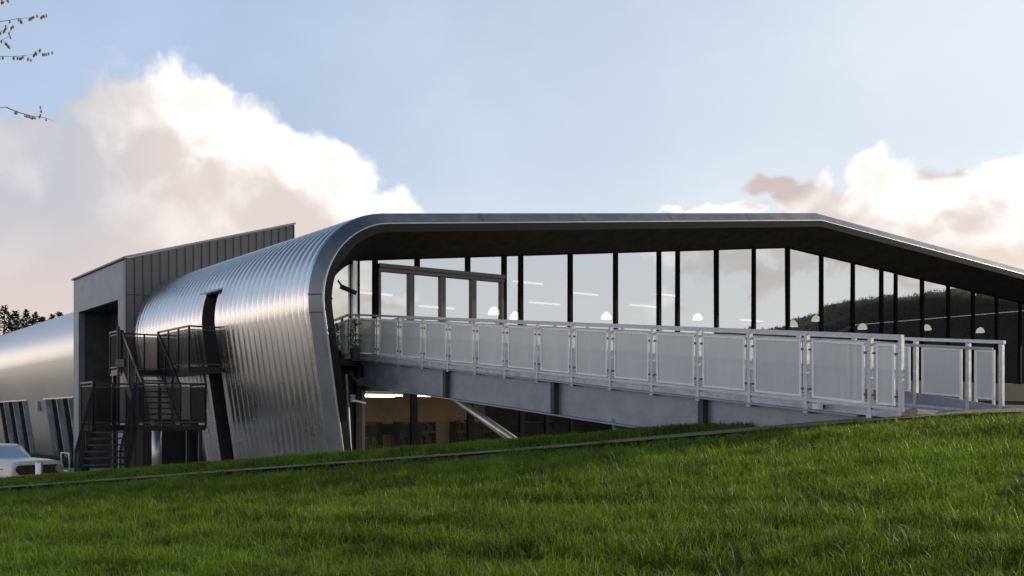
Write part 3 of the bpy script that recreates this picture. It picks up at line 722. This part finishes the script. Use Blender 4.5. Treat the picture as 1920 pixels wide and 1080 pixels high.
# left face: fascia, two piers, recess
FB = 4.50
mb = MB()
def lb(La, Lb, z0, z1, th_=.25): mb.hexa([W(T0,La,z0),W(T0+th_,La,z0),W(T0+th_,Lb,z0),W(T0,Lb,z0),W(T0,La,z1),W(T0+th_,La,z1),W(T0+th_,Lb,z1),W(T0,Lb,z1)])
lb(L0+.22, L1, FB, ZC-.03); build('fascia', mb, 'boxfront', blk)
for la_, lb_ in ((L0+.22, L0+.95), (L1-.85, L1)):
    mb = MB(); lb(la_, lb_, -2.1, FB-.003); build('pier', mb, 'boxfront', blk)
mb = MB(); mb.box(W(T0-.02,(L0+L1)/2,ZC+.02), L1-L0+.1, .12, .07, S, R_); build('fascia_coping', mb, 'seam', blk)
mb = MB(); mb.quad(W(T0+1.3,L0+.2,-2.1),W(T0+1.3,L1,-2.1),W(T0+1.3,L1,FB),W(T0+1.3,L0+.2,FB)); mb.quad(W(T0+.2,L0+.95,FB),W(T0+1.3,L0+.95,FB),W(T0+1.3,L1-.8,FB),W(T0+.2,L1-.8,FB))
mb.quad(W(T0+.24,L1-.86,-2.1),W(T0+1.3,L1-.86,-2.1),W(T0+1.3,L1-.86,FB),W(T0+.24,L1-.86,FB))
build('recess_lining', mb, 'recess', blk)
mb = MB()
for L in np.arange(L0+1.1, L1-.9, .42): mb.box(W(T0+1.285, float(L), 1.2), .03, .05, 6.5, S, R_)
build('recess_batten', mb, 'seam', blk)
mb = MB(); mb.box(W(T0+1.25, L0+3.1, -.4), 1.9, .08, 3.4, S, R_); d_ = build('entrance_door', mb, 'glass3', blk)
mb = MB(); [mb.box(W(T0+1.2, L0+3.1+x, -.4), .09, .1, 3.4, S, R_) for x in (-.95, 0, .95)]; build('door_frame', mb, 'black', d_)
# flag-pole like aerial
th = thing('roof_aerial', 'small aerial on the wing roof beside the left edge of the grey block', 'aerial', W(-1.0,24.5,5.2))
mb = MB(); mb.tube([W(-1.0,24.5,4.9), W(-1.0,24.5,5.75)], .03, 6); mb.tube([W(-1.0,24.2,5.6), W(-1.0,24.9,5.6)], .02, 6); build('aerial_mast', mb, 'dframe', th)
mb = MB(); mb.box(W(-1.0,24.5,5.35), .22, .16, .26, R_, S); build('aerial_box', mb, 'dframe', th)

# ---------------------------------------------------------------- ramp
def RP(ds, wv, zr): return Vector((5.31-.7185*(ds-15.8), ds, EYE+zr)) + R_*wv
def zd(ds): return .156+.12*(max(ds, 14.95)-15.8)
ramp = thing('access_ramp', 'long galvanised access ramp with perforated balustrades rising from path to glass doors', 'ramp', RP(22, .8, -2.1))
RW = 1.62; DTOP = 29.62
mb = MB()
for a, b in ((14.9, 15.95), (15.95, DTOP)):
    mb.hexa([RP(a,.02,zd(a)-.06),RP(a,RW-.02,zd(a)-.06),RP(b,RW-.02,zd(b)-.06),RP(b,.02,zd(b)-.06),RP(a,.02,zd(a)),RP(a,RW-.02,zd(a)),RP(b,RW-.02,zd(b)),RP(b,.02,zd(b))])
build('deck', mb, 'galv', ramp)
def lin(a, b, wv, z0, z1, th_, mb):  # plate following the slope
    mb.hexa([RP(a,wv-th_/2,zd(a)+z0),RP(a,wv+th_/2,zd(a)+z0),RP(b,wv+th_/2,zd(b)+z0),RP(b,wv-th_/2,zd(b)+z0),RP(a,wv-th_/2,zd(a)+z1),RP(a,wv+th_/2,zd(a)+z1),RP(b,wv+th_/2,zd(b)+z1),RP(b,wv-th_/2,zd(b)+z1)])
for wv, ds0 in ((0.0, 15.36), (RW, 14.86)):
    sg = -1 if wv == 0 else 1
    mb = MB(); lin(15.95, 28.9, wv+.10*(-sg), -.80, -.14, .03, mb)
    # tapered end at the wall
    mb.hexa([RP(28.9,wv+.085*(-sg),zd(28.9)-.80),RP(28.9,wv+.115*(-sg),zd(28.9)-.80),RP(29.5,wv+.115*(-sg),zd(29.5)-.40),RP(29.5,wv+.085*(-sg),zd(29.5)-.40),
             RP(28.9,wv+.085*(-sg),zd(28.9)-.14),RP(28.9,wv+.115*(-sg),zd(28.9)-.14),RP(29.5,wv+.115*(-sg),zd(29.5)-.14),RP(29.5,wv+.085*(-sg),zd(29.5)-.14)])
    if wv:
        mb.hexa([RP(14.7,wv-.02,-.4),RP(14.7,wv+.02,-.4),RP(16.5,wv+.02,-.3),RP(16.5,wv-.02,-.3),RP(14.7,wv-.02,zd(14.9)+.10),RP(14.7,wv+.02,zd(14.9)+.10),RP(16.5,wv+.02,zd(16.5)+.26),RP(16.5,wv-.02,zd(16.5)+.26)])
    else: lin(ds0, 15.95, wv+.10, -.5, -.14, .03, mb)
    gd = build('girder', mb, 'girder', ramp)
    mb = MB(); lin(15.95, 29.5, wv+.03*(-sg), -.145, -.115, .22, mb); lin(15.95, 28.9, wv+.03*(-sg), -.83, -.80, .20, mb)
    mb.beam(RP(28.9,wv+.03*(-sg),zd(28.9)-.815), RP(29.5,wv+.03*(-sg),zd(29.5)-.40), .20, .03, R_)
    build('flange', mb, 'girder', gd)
    for x in (835, 1038, 1316):
        ds = 15.8*2109/(x+477); mb = MB(); mb.hexa([RP(ds-.05,wv+.085*(-sg)+.0,zd(ds)-.80),RP(ds+.05,wv+.085*(-sg),zd(ds)-.80),RP(ds+.05,wv-.04*(-sg),zd(ds)-.80),RP(ds-.05,wv-.04*(-sg),zd(ds)-.80),
            RP(ds-.05,wv+.085*(-sg),zd(ds)-.146),RP(ds+.05,wv+.085*(-sg),zd(ds)-.146),RP(ds+.05,wv-.04*(-sg),zd(ds)-.146),RP(ds-.05,wv-.04*(-sg),zd(ds)-.146)])
        build('stiffener', mb, 'recess', gd)
    # edge channel and kerb rails
    mb = MB(); lin(15.95, DTOP-.1, wv, -.11, -.02, .05, mb); lin(ds0+.05, 15.95, wv, -.11, -.02, .05, mb); build('edge_channel', mb, 'kerb', ramp)
    mb = MB(); lin(15.95, DTOP-.1, wv, .005, .045, .06, mb); lin(ds0+.05, 15.95, wv, .005, .045, .06, mb); build('bottom_rail', mb, 'galv', ramp)
    # handrail
    mb = MB(); lin(15.95, DTOP-.1, wv, 1.055, 1.105, .07, mb); lin(ds0, 15.95, wv, 1.055, 1.105, .07, mb); build('handrail', mb, 'galv', ramp)
    mb = MB(); iw = wv-.11*sg; mb.tube([RP(ds0+.1, iw, zd(ds0)+.98), RP(15.95, iw, zd(15.95)+.98), RP(DTOP-.15, iw, zd(DTOP-.15)+.98)], .022, 8); build('grab_rail', mb, 'pole', ramp)
    if wv == 0: posts = [15.38]+[15.8+.9475*i for i in range(14)]+[29.10, 29.5]
    else: posts = [14.9, 15.33, 16.06]+[16.06+.9475*i for i in range(1, 15)]
    for ds in posts:
        mb = MB()
        p = RP(ds, wv, zd(ds)); mb.box(p+Vector((0,0,.445)), .055, .07, 1.21, S, R_)
        mb.box(RP(ds, wv, zd(ds))+Vector((0,0,-.13)), .09, .085, .10, S, R_)
        build('post', mb, 'galv', ramp)
    for a, b in zip(posts[:-1], posts[1:]):
        if b-a < .5 and wv == 0 and a > 29: pass
        a1, b1 = a+.085, b-.085
        if b1-a1 < .12: continue
        lo2 = .09 if (wv == 0 or a1 > 16.2) else .24
        mb = MB(); lin(a1+.02, b1-.02, wv, lo2, .955, .006, mb); pn = build('mesh_panel', mb, 'perf', ramp)
        mb = MB(); lin(a1, b1, wv, .93, .965, .03, mb); lin(a1, b1, wv, lo2-.02, lo2+.01, .03, mb)
        for e in (a1, b1-.03): lin(e, e+.03, wv, .1, .93, .028, mb)
        build('panel_frame', mb, 'pframe', pn)
        if wv == 0:
            for e in (a1-.025, b1+.025):
                for z in (.2, .82): mb = MB(); mb.box(RP(e, wv, zd(e)+z), .05, .05, .035, S, R_); build('panel_clip', mb, 'dframe', pn)
# cross joists under the deck
for i in range(9):
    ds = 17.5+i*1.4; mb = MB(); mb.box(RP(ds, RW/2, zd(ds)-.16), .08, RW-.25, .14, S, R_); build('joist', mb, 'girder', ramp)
# steel struts
def P3(px, py, d): return Vector(((px-960)/2000*d, d, EYE+(785-py)/2000*d))
mb = MB(); mb.tube([P3(838,741,25.4)+R_*.1, P3(1035,876,24.2)], [.085,.105], 14); build('strut', mb, 'pole', ramp, smooth=True)
mb = MB(); mb.tube([P3(1142,786,20.6)+R_*.12, P3(1165,850,20.2)], .06, 12); build('strut', mb, 'pole', ramp, smooth=True)
# small floodlight on the girder
th = thing('floodlight', 'small white floodlight fixed low on the ramp edge near its foot', 'lamp', P3(1535,762,16.3))
mb = MB(); mb.box(P3(1533,762,16.4), .12, .10, .085, S, R_); build('lamp_body', mb, 'white', th); mb = MB(); mb.beam(P3(1542,762,16.45), P3(1560,765,16.5), .04, .05); build('bracket', mb, 'mull', th)
# stone at the foot
mb = MB(); c = P3(1713,772,15.0); c.z = float(ground(c.x, c.y))+.04
mb.lathe(c, [(0,-.1),(.11,-.06),(.13,0),(.10,.06),(.04,.085),(0,.09)], 9)
for v in mb.v: v += Vector((random.uniform(-.03,.03),)*1+(random.uniform(-.03,.03), random.uniform(-.02,.02)))*.6
o = build('stone', mb, 'stone', org=c); tag(o, 'sandy stone on the gravel at the foot of the ramp', 'stone')

# ---------------------------------------------------------------- escape staircase
st = thing('escape_stair', 'black steel escape staircase with two landings and mesh balustrades in front of the ribbed shell', 'staircase', W(-3.8, 7.5, -2.1))
BH = 1.22
def rail(pts, closed=True, gap=1.1, panels=True, bh=BH):
    for a, b in zip(pts[:-1], pts[1:]):
        a, b = Vector(a), Vector(b)
        mb = MB(); mb.beam(a+Z*bh, b+Z*bh, .055, .05); build('handrail', mb, 'black', st)
        mb = MB(); mb.beam(a+Z*(bh-.10), b+Z*(bh-.10), .03, .03); build('rail_bar', mb, 'dframe', st); mb = MB(); mb.beam(a+Z*.08, b+Z*.08, .03, .04); build('rail_bar', mb, 'dframe', st)
        n = max(1, round((b-a).length/gap))
        for i in range(n+1):
            p = a.lerp(b, i/n); mb = MB(); mb.box(p+Z*(bh/2-.06), .05, .05, bh+.1, R_, S); build('post', mb, 'black', st)
        if panels:
            mb = MB()
            mb.quad(a+Z*.1, b+Z*.1, b+Z*(bh-.12), a+Z*(bh-.12)); build('mesh_panel', mb, 'bmesh', st)
def slab(pts, z0, z1, name, m='black'):
    mb = MB(); n = len(pts); mb.v = [Vector((p[0],p[1],z0)) for p in pts]+[Vector((p[0],p[1],z1)) for p in pts]
    mb.f = [tuple(range(n-1,-1,-1)), tuple(range(n,2*n))]+[(i,(i+1)%n,n+(i+1)%n,n+i) for i in range(n)]
    return build(name, mb, m, st)
ZL, ZU = -.19, 1.57
la, lbp, lc, ld_ = W(-5.85,6,ZL), W(-2.62,6,ZL), W(-2.62,7.3,ZL), W(-5.85,7.3,ZL)
slab([la, lbp, lc, ld_], EYE+ZL-.16, EYE+ZL, 'lower_landing')
slab([W(-2.95,6.5,0), W(-1.95,6.5,0), W(-1.95,10.6,0), W(-4.15,10.6,0), W(-4.15,9.4,0), W(-2.95,9.4,0)], EYE+ZU-.18, EYE+ZU, 'upper_landing')
rail([W(-4.62,6,ZL), W(-2.62,6,ZL), W(-2.62,7.3,ZL)]); rail([W(-5.85,6.02,ZL), W(-5.85,7.3,ZL), W(-4.1,7.3,ZL)])
rail([W(-4.15,9.4,ZU), W(-4.15,10.6,ZU), W(-1.95,10.6,ZU)]); rail([W(-2.95,9.4,ZU), W(-2.95,6.5,ZU), W(-1.95,6.5,ZU)])
def flight(tl, tr_, bl, br_, n, nm='flight'):       # top-left, top-right, bottom-left, bottom-right corners
    tl, tr_, bl, br_ = map(Vector, (tl, tr_, bl, br_))
    for i in range(1, n):
        k = i/n; a, b = tl.lerp(bl, k), tr_.lerp(br_, k); dv = ((bl-tl)+(br_-tr_))/2; dv.z = 0; dv = dv.normalized()
        mb = MB(); mb.hexa([a-dv*.02-Z*.04, b-dv*.02-Z*.04, b+dv*.27-Z*.04, a+dv*.27-Z*.04, a-dv*.02, b-dv*.02, b+dv*.27, a+dv*.27]); build('tread', mb, 'tread', st)
        mb = MB(); mb.quad(a-Z*.15+dv*.01, b-Z*.15+dv*.01, b-Z*.05+dv*.01, a-Z*.05+dv*.01)
    for a, b in ((tl, bl), (tr_, br_)):
        mb = MB(); mb.beam(a-Z*.08, b-Z*.08, .05, .28); build('stringer', mb, 'black', st)
        rail([a, b], gap=1.0)
M['tread'] = mat('steel_tread', (.10,.098,.095), .45, .5, 20, .3)
flight(W(-4.1,9.4,ZU), W(-2.98,9.4,ZU), W(-4.1,7.2,ZL), W(-2.98,7.2,ZL), 10)
tl, tr_ = W(-5.8,6,ZL), W(-4.67,6,ZL)
off = Vector((.45,-2.45,-1.9)); flight(tl, tr_, tl+off, tr_+off, 11)
# supports
for (t, L) in ((-5.7,7.2),(-2.75,6.1),(-2.75,7.2)):
    mb = MB(); p = W(t, L, 0); mb.box((p.x,p.y,(EYE+ZL-.16)/2), .1, .1, EYE+ZL-.16, R_, S); build('support_column', mb, 'black', st)
for (t, L) in ((-4.05,10.5),(-2.9,9.5)):
    mb = MB(); p = W(t, L, 0); mb.box((p.x,p.y,(EYE+ZU-.18)/2), .1, .1, EYE+ZU-.18, R_, S); build('support_column', mb, 'black', st)
th = thing('steel_column', 'round silver column standing below the lower stair landing', 'column', P3(294,899,33.5))
p = P3(294,899,33.8); mb = MB(); mb.tube([(p.x,p.y,0), (p.x,p.y,1.95)], .15, 16); build('column_shaft', mb, 'pole', th, smooth=True)
mb = MB(); mb.tube([(p.x,p.y,.0), (p.x,p.y,.35)], .165, 16); mb.tube([(p.x,p.y,1.95),(p.x,p.y,2.05)], .2, 16); build('column_collar', mb, 'edge', th)
th = thing('stair_light', 'small box light on a post at the left of the upper stair flight', 'lamp', P3(224,683,33))
mb = MB(); mb.box(P3(226,681,33.0), .28, .16, .24); build('lamp_body', mb, 'dframe', th); mb = MB(); mb.tube([P3(222,612,33), P3(222,800,33)], .045, 8); build('pole', mb, 'black', th)

# ---------------------------------------------------------------- courtyard objects
th = thing('hoop_barrier', 'thin steel hoop barrier on the courtyard left of the stair foot', 'barrier', P3(122,920,31))
a, b = P3(115,0,32), P3(130,0,31.2)
mb = MB(); mb.tube([(a.x,a.y,0),(a.x,a.y,1.08),(b.x,b.y,1.08),(b.x,b.y,0)], .03, 8); build('hoop', mb, 'pole', th)
mb = MB(); mb.tube([(a.x,a.y,.55),(b.x,b.y,.55)], .02, 8); build('cross_bar', mb, 'pole', th)
p = P3(73,0,27.5)
mb = MB(); mb.lathe((p.x,p.y,0), [(.085,0),(.085,.95),(.06,1.0),(0,1.01)], 14); o = build('bollard', mb, 'pole', smooth=True, org=(p.x,p.y,0)); tag(o, 'pale round bollard in front of the cream car', 'bollard')
# planted strip by the wing windows
mb = MB(); mb.quad(W(-4.0,22.5,-2.085),W(-2.2,22.5,-2.085),W(-2.2,60,-2.085),W(-4.0,60,-2.085)); struct('lawn_strip', mb, 'grass')
NVV = 26000; tt_ = rng.uniform(-4.0,-1.6,NVV); LL = rng.uniform(23,48,NVV)
X = -3.528+.8121*tt_-.5835*LL; Y = 28.536+.5835*tt_+.8121*LL
blades(np.stack([X,Y,np.full(NVV,.01)],-1), rng.uniform(.15,.42,NVV), rng.uniform(.02,.035,NVV), np.clip(rng.normal(.5,.3,NVV),.05,1.2), 'border_grass', 'tall green planting along the foot of the rear wing windows', M['plant'])

# car: classic cream saloon, nose towards the right
car = thing('parked_car', 'cream classic saloon parked at the left edge, nose pointing right', 'car', (0,0,0))
H = Vector((.80,-.60,0)); SD = Vector((.60,.80,0))     # heading, towards far side
fc = P3(20,0,29.2); fc.z = 0; c0 = fc + SD*.8          # front centre
ORG[car.name] = c0-H*2.1; car.location = c0-H*2.1
def cp(x, y, z): return c0 + H*x + SD*y + Z*z          # x negative backwards
def loft(secs, name, m, parent, smooth=True):
    mb = MB(); rows = []
    for x, hw, z0, z1, tum in secs:
        r = []
        for (yy, zz) in ((-1,0),(-1.02,.35),(-1,.75),(-.93*1,.93),(-.7,1),(0,1.02),(.7,1),(.93,.93),(1,.75),(1.02,.35),(1,0)):
            s = 1-tum*zz; r.append(cp(x, yy*hw*s, z0+(z1-z0)*zz))
        rows.append(r)
    mb.grid(rows); mb.poly(rows[0]); mb.poly(list(reversed(rows[-1]))); return build(name, mb, m, parent, smooth=False)
body = loft([(-4.2,.70,.42,.86,0),(-4.12,.78,.35,.93,0),(-3.0,.82,.30,.96,0),(-1.3,.82,.30,.97,0),(-.5,.80,.30,.95,0),(-.06,.78,.34,.92,0),(0,.74,.42,.86,0)], 'body', 'carp', car)
cab = loft([(-3.75,.74,.95,.97,0),(-3.3,.72,.95,1.30,.12),(-2.8,.72,.95,1.34,.12),(-2.2,.72,.95,1.31,.12),(-1.75,.74,.95,.97,0)], 'cabin', 'glass3', car)
loft([(-3.4,.64,1.28,1.31,0),(-3.2,.66,1.30,1.36,0),(-2.4,.66,1.31,1.36,0),(-2.17,.63,1.28,1.32,0)], 'roof', 'carp', car)
for s in (-1, 1):
    for x0, z0, x1, z1 in ((-1.77,.96,-2.19,1.30),(-3.72,.96,-3.35,1.29),(-2.8,.96,-2.8,1.31)): mb = MB(); mb.beam(cp(x0,s*.73,z0), cp(x1,s*.645,z1), .05, .05); build('pillar', mb, 'carp', car)
for x in (-.75, -3.3):
    for s in (-1, 1):
        c = cp(x, s*.70, .31); mb = MB(); mb.tube([c-SD*.09, c+SD*.09], .31, 20); wh = build('wheel', mb, 'tyre', car); mb = MB(); mb.tube([c-SD*.10, c+SD*.10], .18, 16); build('hubcap', mb, 'chrome', wh)
mb = MB(); mb.box(cp(.02,0,.68), .03, 1.15, .26, H, SD); build('grille', mb, 'rust', car)
for s in (-1, 1): mb = MB(); mb.tube([cp(-.05,s*.58,.70), cp(.05,s*.58,.70)], .11, 16); build('headlight', mb, 'chrome', car)
mb = MB(); mb.box(cp(.07,0,.44), .10, 1.62, .13, H, SD); mb.box(cp(-4.26,0,.5), .10, 1.6, .13, H, SD); build('bumper', mb, 'chrome', car)
mb = MB(); mb.beam(cp(-.4,-.82,.70), cp(-4.0,-.84,.70), .015, .03); build('side_trim', mb, 'chrome', car)

# ---------------------------------------------------------------- conifers beyond the wing
def conifer(x, y, zt, rad, label):
    th = thing('conifer_tree', label, 'tree', (x, y, 0), 'dark conifers beyond the rear wing')
    mb = MB(); mb.tube([(x,y,0),(x,y,zt*.6),(x,y,zt*.97)], [.25,.15,.02], 7); build('trunk', mb, 'bark', th)
    n = 4200; k = rng.uniform(0,1,n)**.8; h = zt*(.05+.95*(1-k*.97)); k2 = (1-(h/zt))
    r = rad*(np.clip(k2*1.9, 0, 1)**1.1+.03)*(.35+.65*np.sqrt(rng.uniform(0,1,n)))*(1+.3*np.sin(h*4.1+x)); a = rng.uniform(0,2*np.pi,n)
    mb_v = np.zeros((n,4,3)); cx, cy = x+r*np.cos(a), y+r*np.sin(a)
    s = rng.uniform(.10,.24,n); tilt = rng.uniform(-.3,.9,n); a2 = a+rng.normal(0,.5,n)
    ox, oy = np.cos(a2)*s, np.sin(a2)*s; px_, py_ = -np.sin(a2)*s*.5, np.cos(a2)*s*.5
    for i, (f1_, f2_, f3_) in enumerate(((0,-1,0),(1,-.3,1),(1.1,.3,1),(0,1,0))):
        mb_v[:,i,0] = cx+ox*f1_+px_*f2_; mb_v[:,i,1] = cy+oy*f1_+py_*f2_; mb_v[:,i,2] = h+s*tilt*f3_
    v = mb_v.reshape(-1,3)-np.array([x,y,0]); f = np.arange(n*4).reshape(-1,4)
    o = np_mesh('crown', v, f, M['leaf']); o.parent = th
labs = ['dark conifer at the far left edge of the photo, tallest of its row','dark conifer second from the left edge','slim dark conifer third from the left','bushy dark conifer fourth from the left',
 'dark conifer with a broken top in the middle of its row','broad dark conifer right of the middle of its row','short dark conifer half hidden by the wing roof','lone small conifer tip above the wing roof','pointed conifer tip between two gaps above the roof','rightmost conifer tip, nearest the grey block']
for i, (px, py) in enumerate(((-30,582),(8,584),(28,594),(50,592),(66,598),(80,606),(98,600),(112,598),(-70,580),(125,606))):
    d = 82+4*math.sin(i*2.3); p = P3(px, py, d); conifer(p.x, d, p.z+.45, 2.3+.4*math.sin(i*1.7), labs[i] if i < 8 else labs[i])

# ---------------------------------------------------------------- near tree with bare twigs entering at the upper left
tree = thing('bare_tree', 'bare budding tree whose thin twigs reach in at the upper left corner', 'tree', (-7.2, 9.0, 1.2))
gz0 = float(ground(-7.2, 9.0))
mb = MB(); mb.tube([(-7.2,9.0,gz0-.1),(-7.15,9.05,3),(-7.0,9.0,5),(-7.1,9.1,8)], [.16,.13,.09,.03], 10); build('trunk', mb, 'bark', tree, smooth=True)
tw = MB(); bd = MB()
def twig(p, d, ln, r, depth):
    p = Vector(p); d = Vector(d).normalized(); pts = [p]; n = 6; ln *= .92
    for i in range(n):
        d = (d+Vector((random.uniform(-.22,.22), random.uniform(-.22,.22), random.uniform(-.12,.2)))).normalized(); p = p+d*ln/n; pts.append(p)
        if depth and random.random() < .75:
            sd = (d+Vector((random.uniform(-.8,.8), random.uniform(-.8,.8), random.uniform(-.7,.8)))).normalized(); twig(p, sd, ln*random.uniform(.12,.24), r*.5, depth-1)
        if depth <= 1 and random.random() < .75:
            q_ = p+Vector((random.uniform(-.01,.01), 0, -.012)); bd.lathe(q_, [(0,-.020),(.008,-.012),(.009,0),(.005,.009),(0,.012)], 6)
    tw.tube(pts, [r*(1-.75*i/n) for i in range(n+1)], 5)
for (p0, tip, rr) in (((-7.05,9.0,4.3), P3(30,50,9.05), .006), ((-7.08,9.0,4.0), P3(24,100,9.1), .006), ((-7.1,9.0,3.3), P3(16,240,9.0), .006), ((-7.1,9.0,3.0), P3(10,262,9.0), .005), ((-7.05,9.0,4.5), P3(12,22,9.05), .008), ((-7.08,9.0,4.2), P3(14,80,9.1), .008), ((-7.1,9.0,3.6), P3(4,225,9.0), .008), ((-7.05,9.0,4.4), P3(2,48,9), .008), ((-7.08,9.0,4.9), P3(8,0,9.2), .011), ((-7.1,9.0,4.0), P3(-4,118,8.8), .011), ((-7.1,9.0,4.1), P3(-6,158,9), .010), ((-7.12,9.0,3.5), P3(12,250,9.1), .010), ((-7.0,9,5.4), P3(-30,-120,9), .014)):
    dv = tip-Vector(p0); twig(p0, dv, dv.length, rr, 2)
build('limb', tw, 'bark', tree); bd_ = build('catkins', bd, 'bud', tree); bd_['kind'] = 'stuff'

# plant by the glazing corner
th = thing('potted_shrub', 'small leafy shrub in the corner behind the curved end of the glazing', 'plant', W(-.35,LG-.5,FL))
mb = MB(); mb.lathe(W(-.35,LG-.55,FL), [(0,0),(.12,0),(.16,.28),(.14,.28),(0,.26)], 14); build('pot', mb, 'recess', th)
mb = MB()
for i in range(260):
    a = random.uniform(0, 6.28); r = random.uniform(.0,.22); z = random.uniform(.25,1.05)
    c = W(-.35,LG-.55,FL)+Vector((r*math.cos(a), r*math.sin(a), z)); d1 = Vector((random.uniform(-1,1),random.uniform(-1,1),random.uniform(-.3,1))).normalized()*.07; d2 = d1.cross(Vector((.3,.2,1))).normalized()*.025
    mb.quad(c, c+d1*.5+d2, c+d1, c+d1*.5-d2)
build('foliage', mb, 'plant', th)
# hillside tufts: fringe on the bank to the right (it shows as a reflection in the glass)
NH = 24000; X = rng.uniform(44, 95, NH); Y = rng.uniform(-15, 110, NH)
blades(np.stack([X,Y,ground(X,Y)],-1), rng.uniform(.12,.32,NH), rng.uniform(.04,.09,NH), np.clip(rng.normal(.5,.3,NH),.05,1.2), 'hillside_grass', 'rough grass on the dark bank mirrored in the right-hand windows', M['heath'])
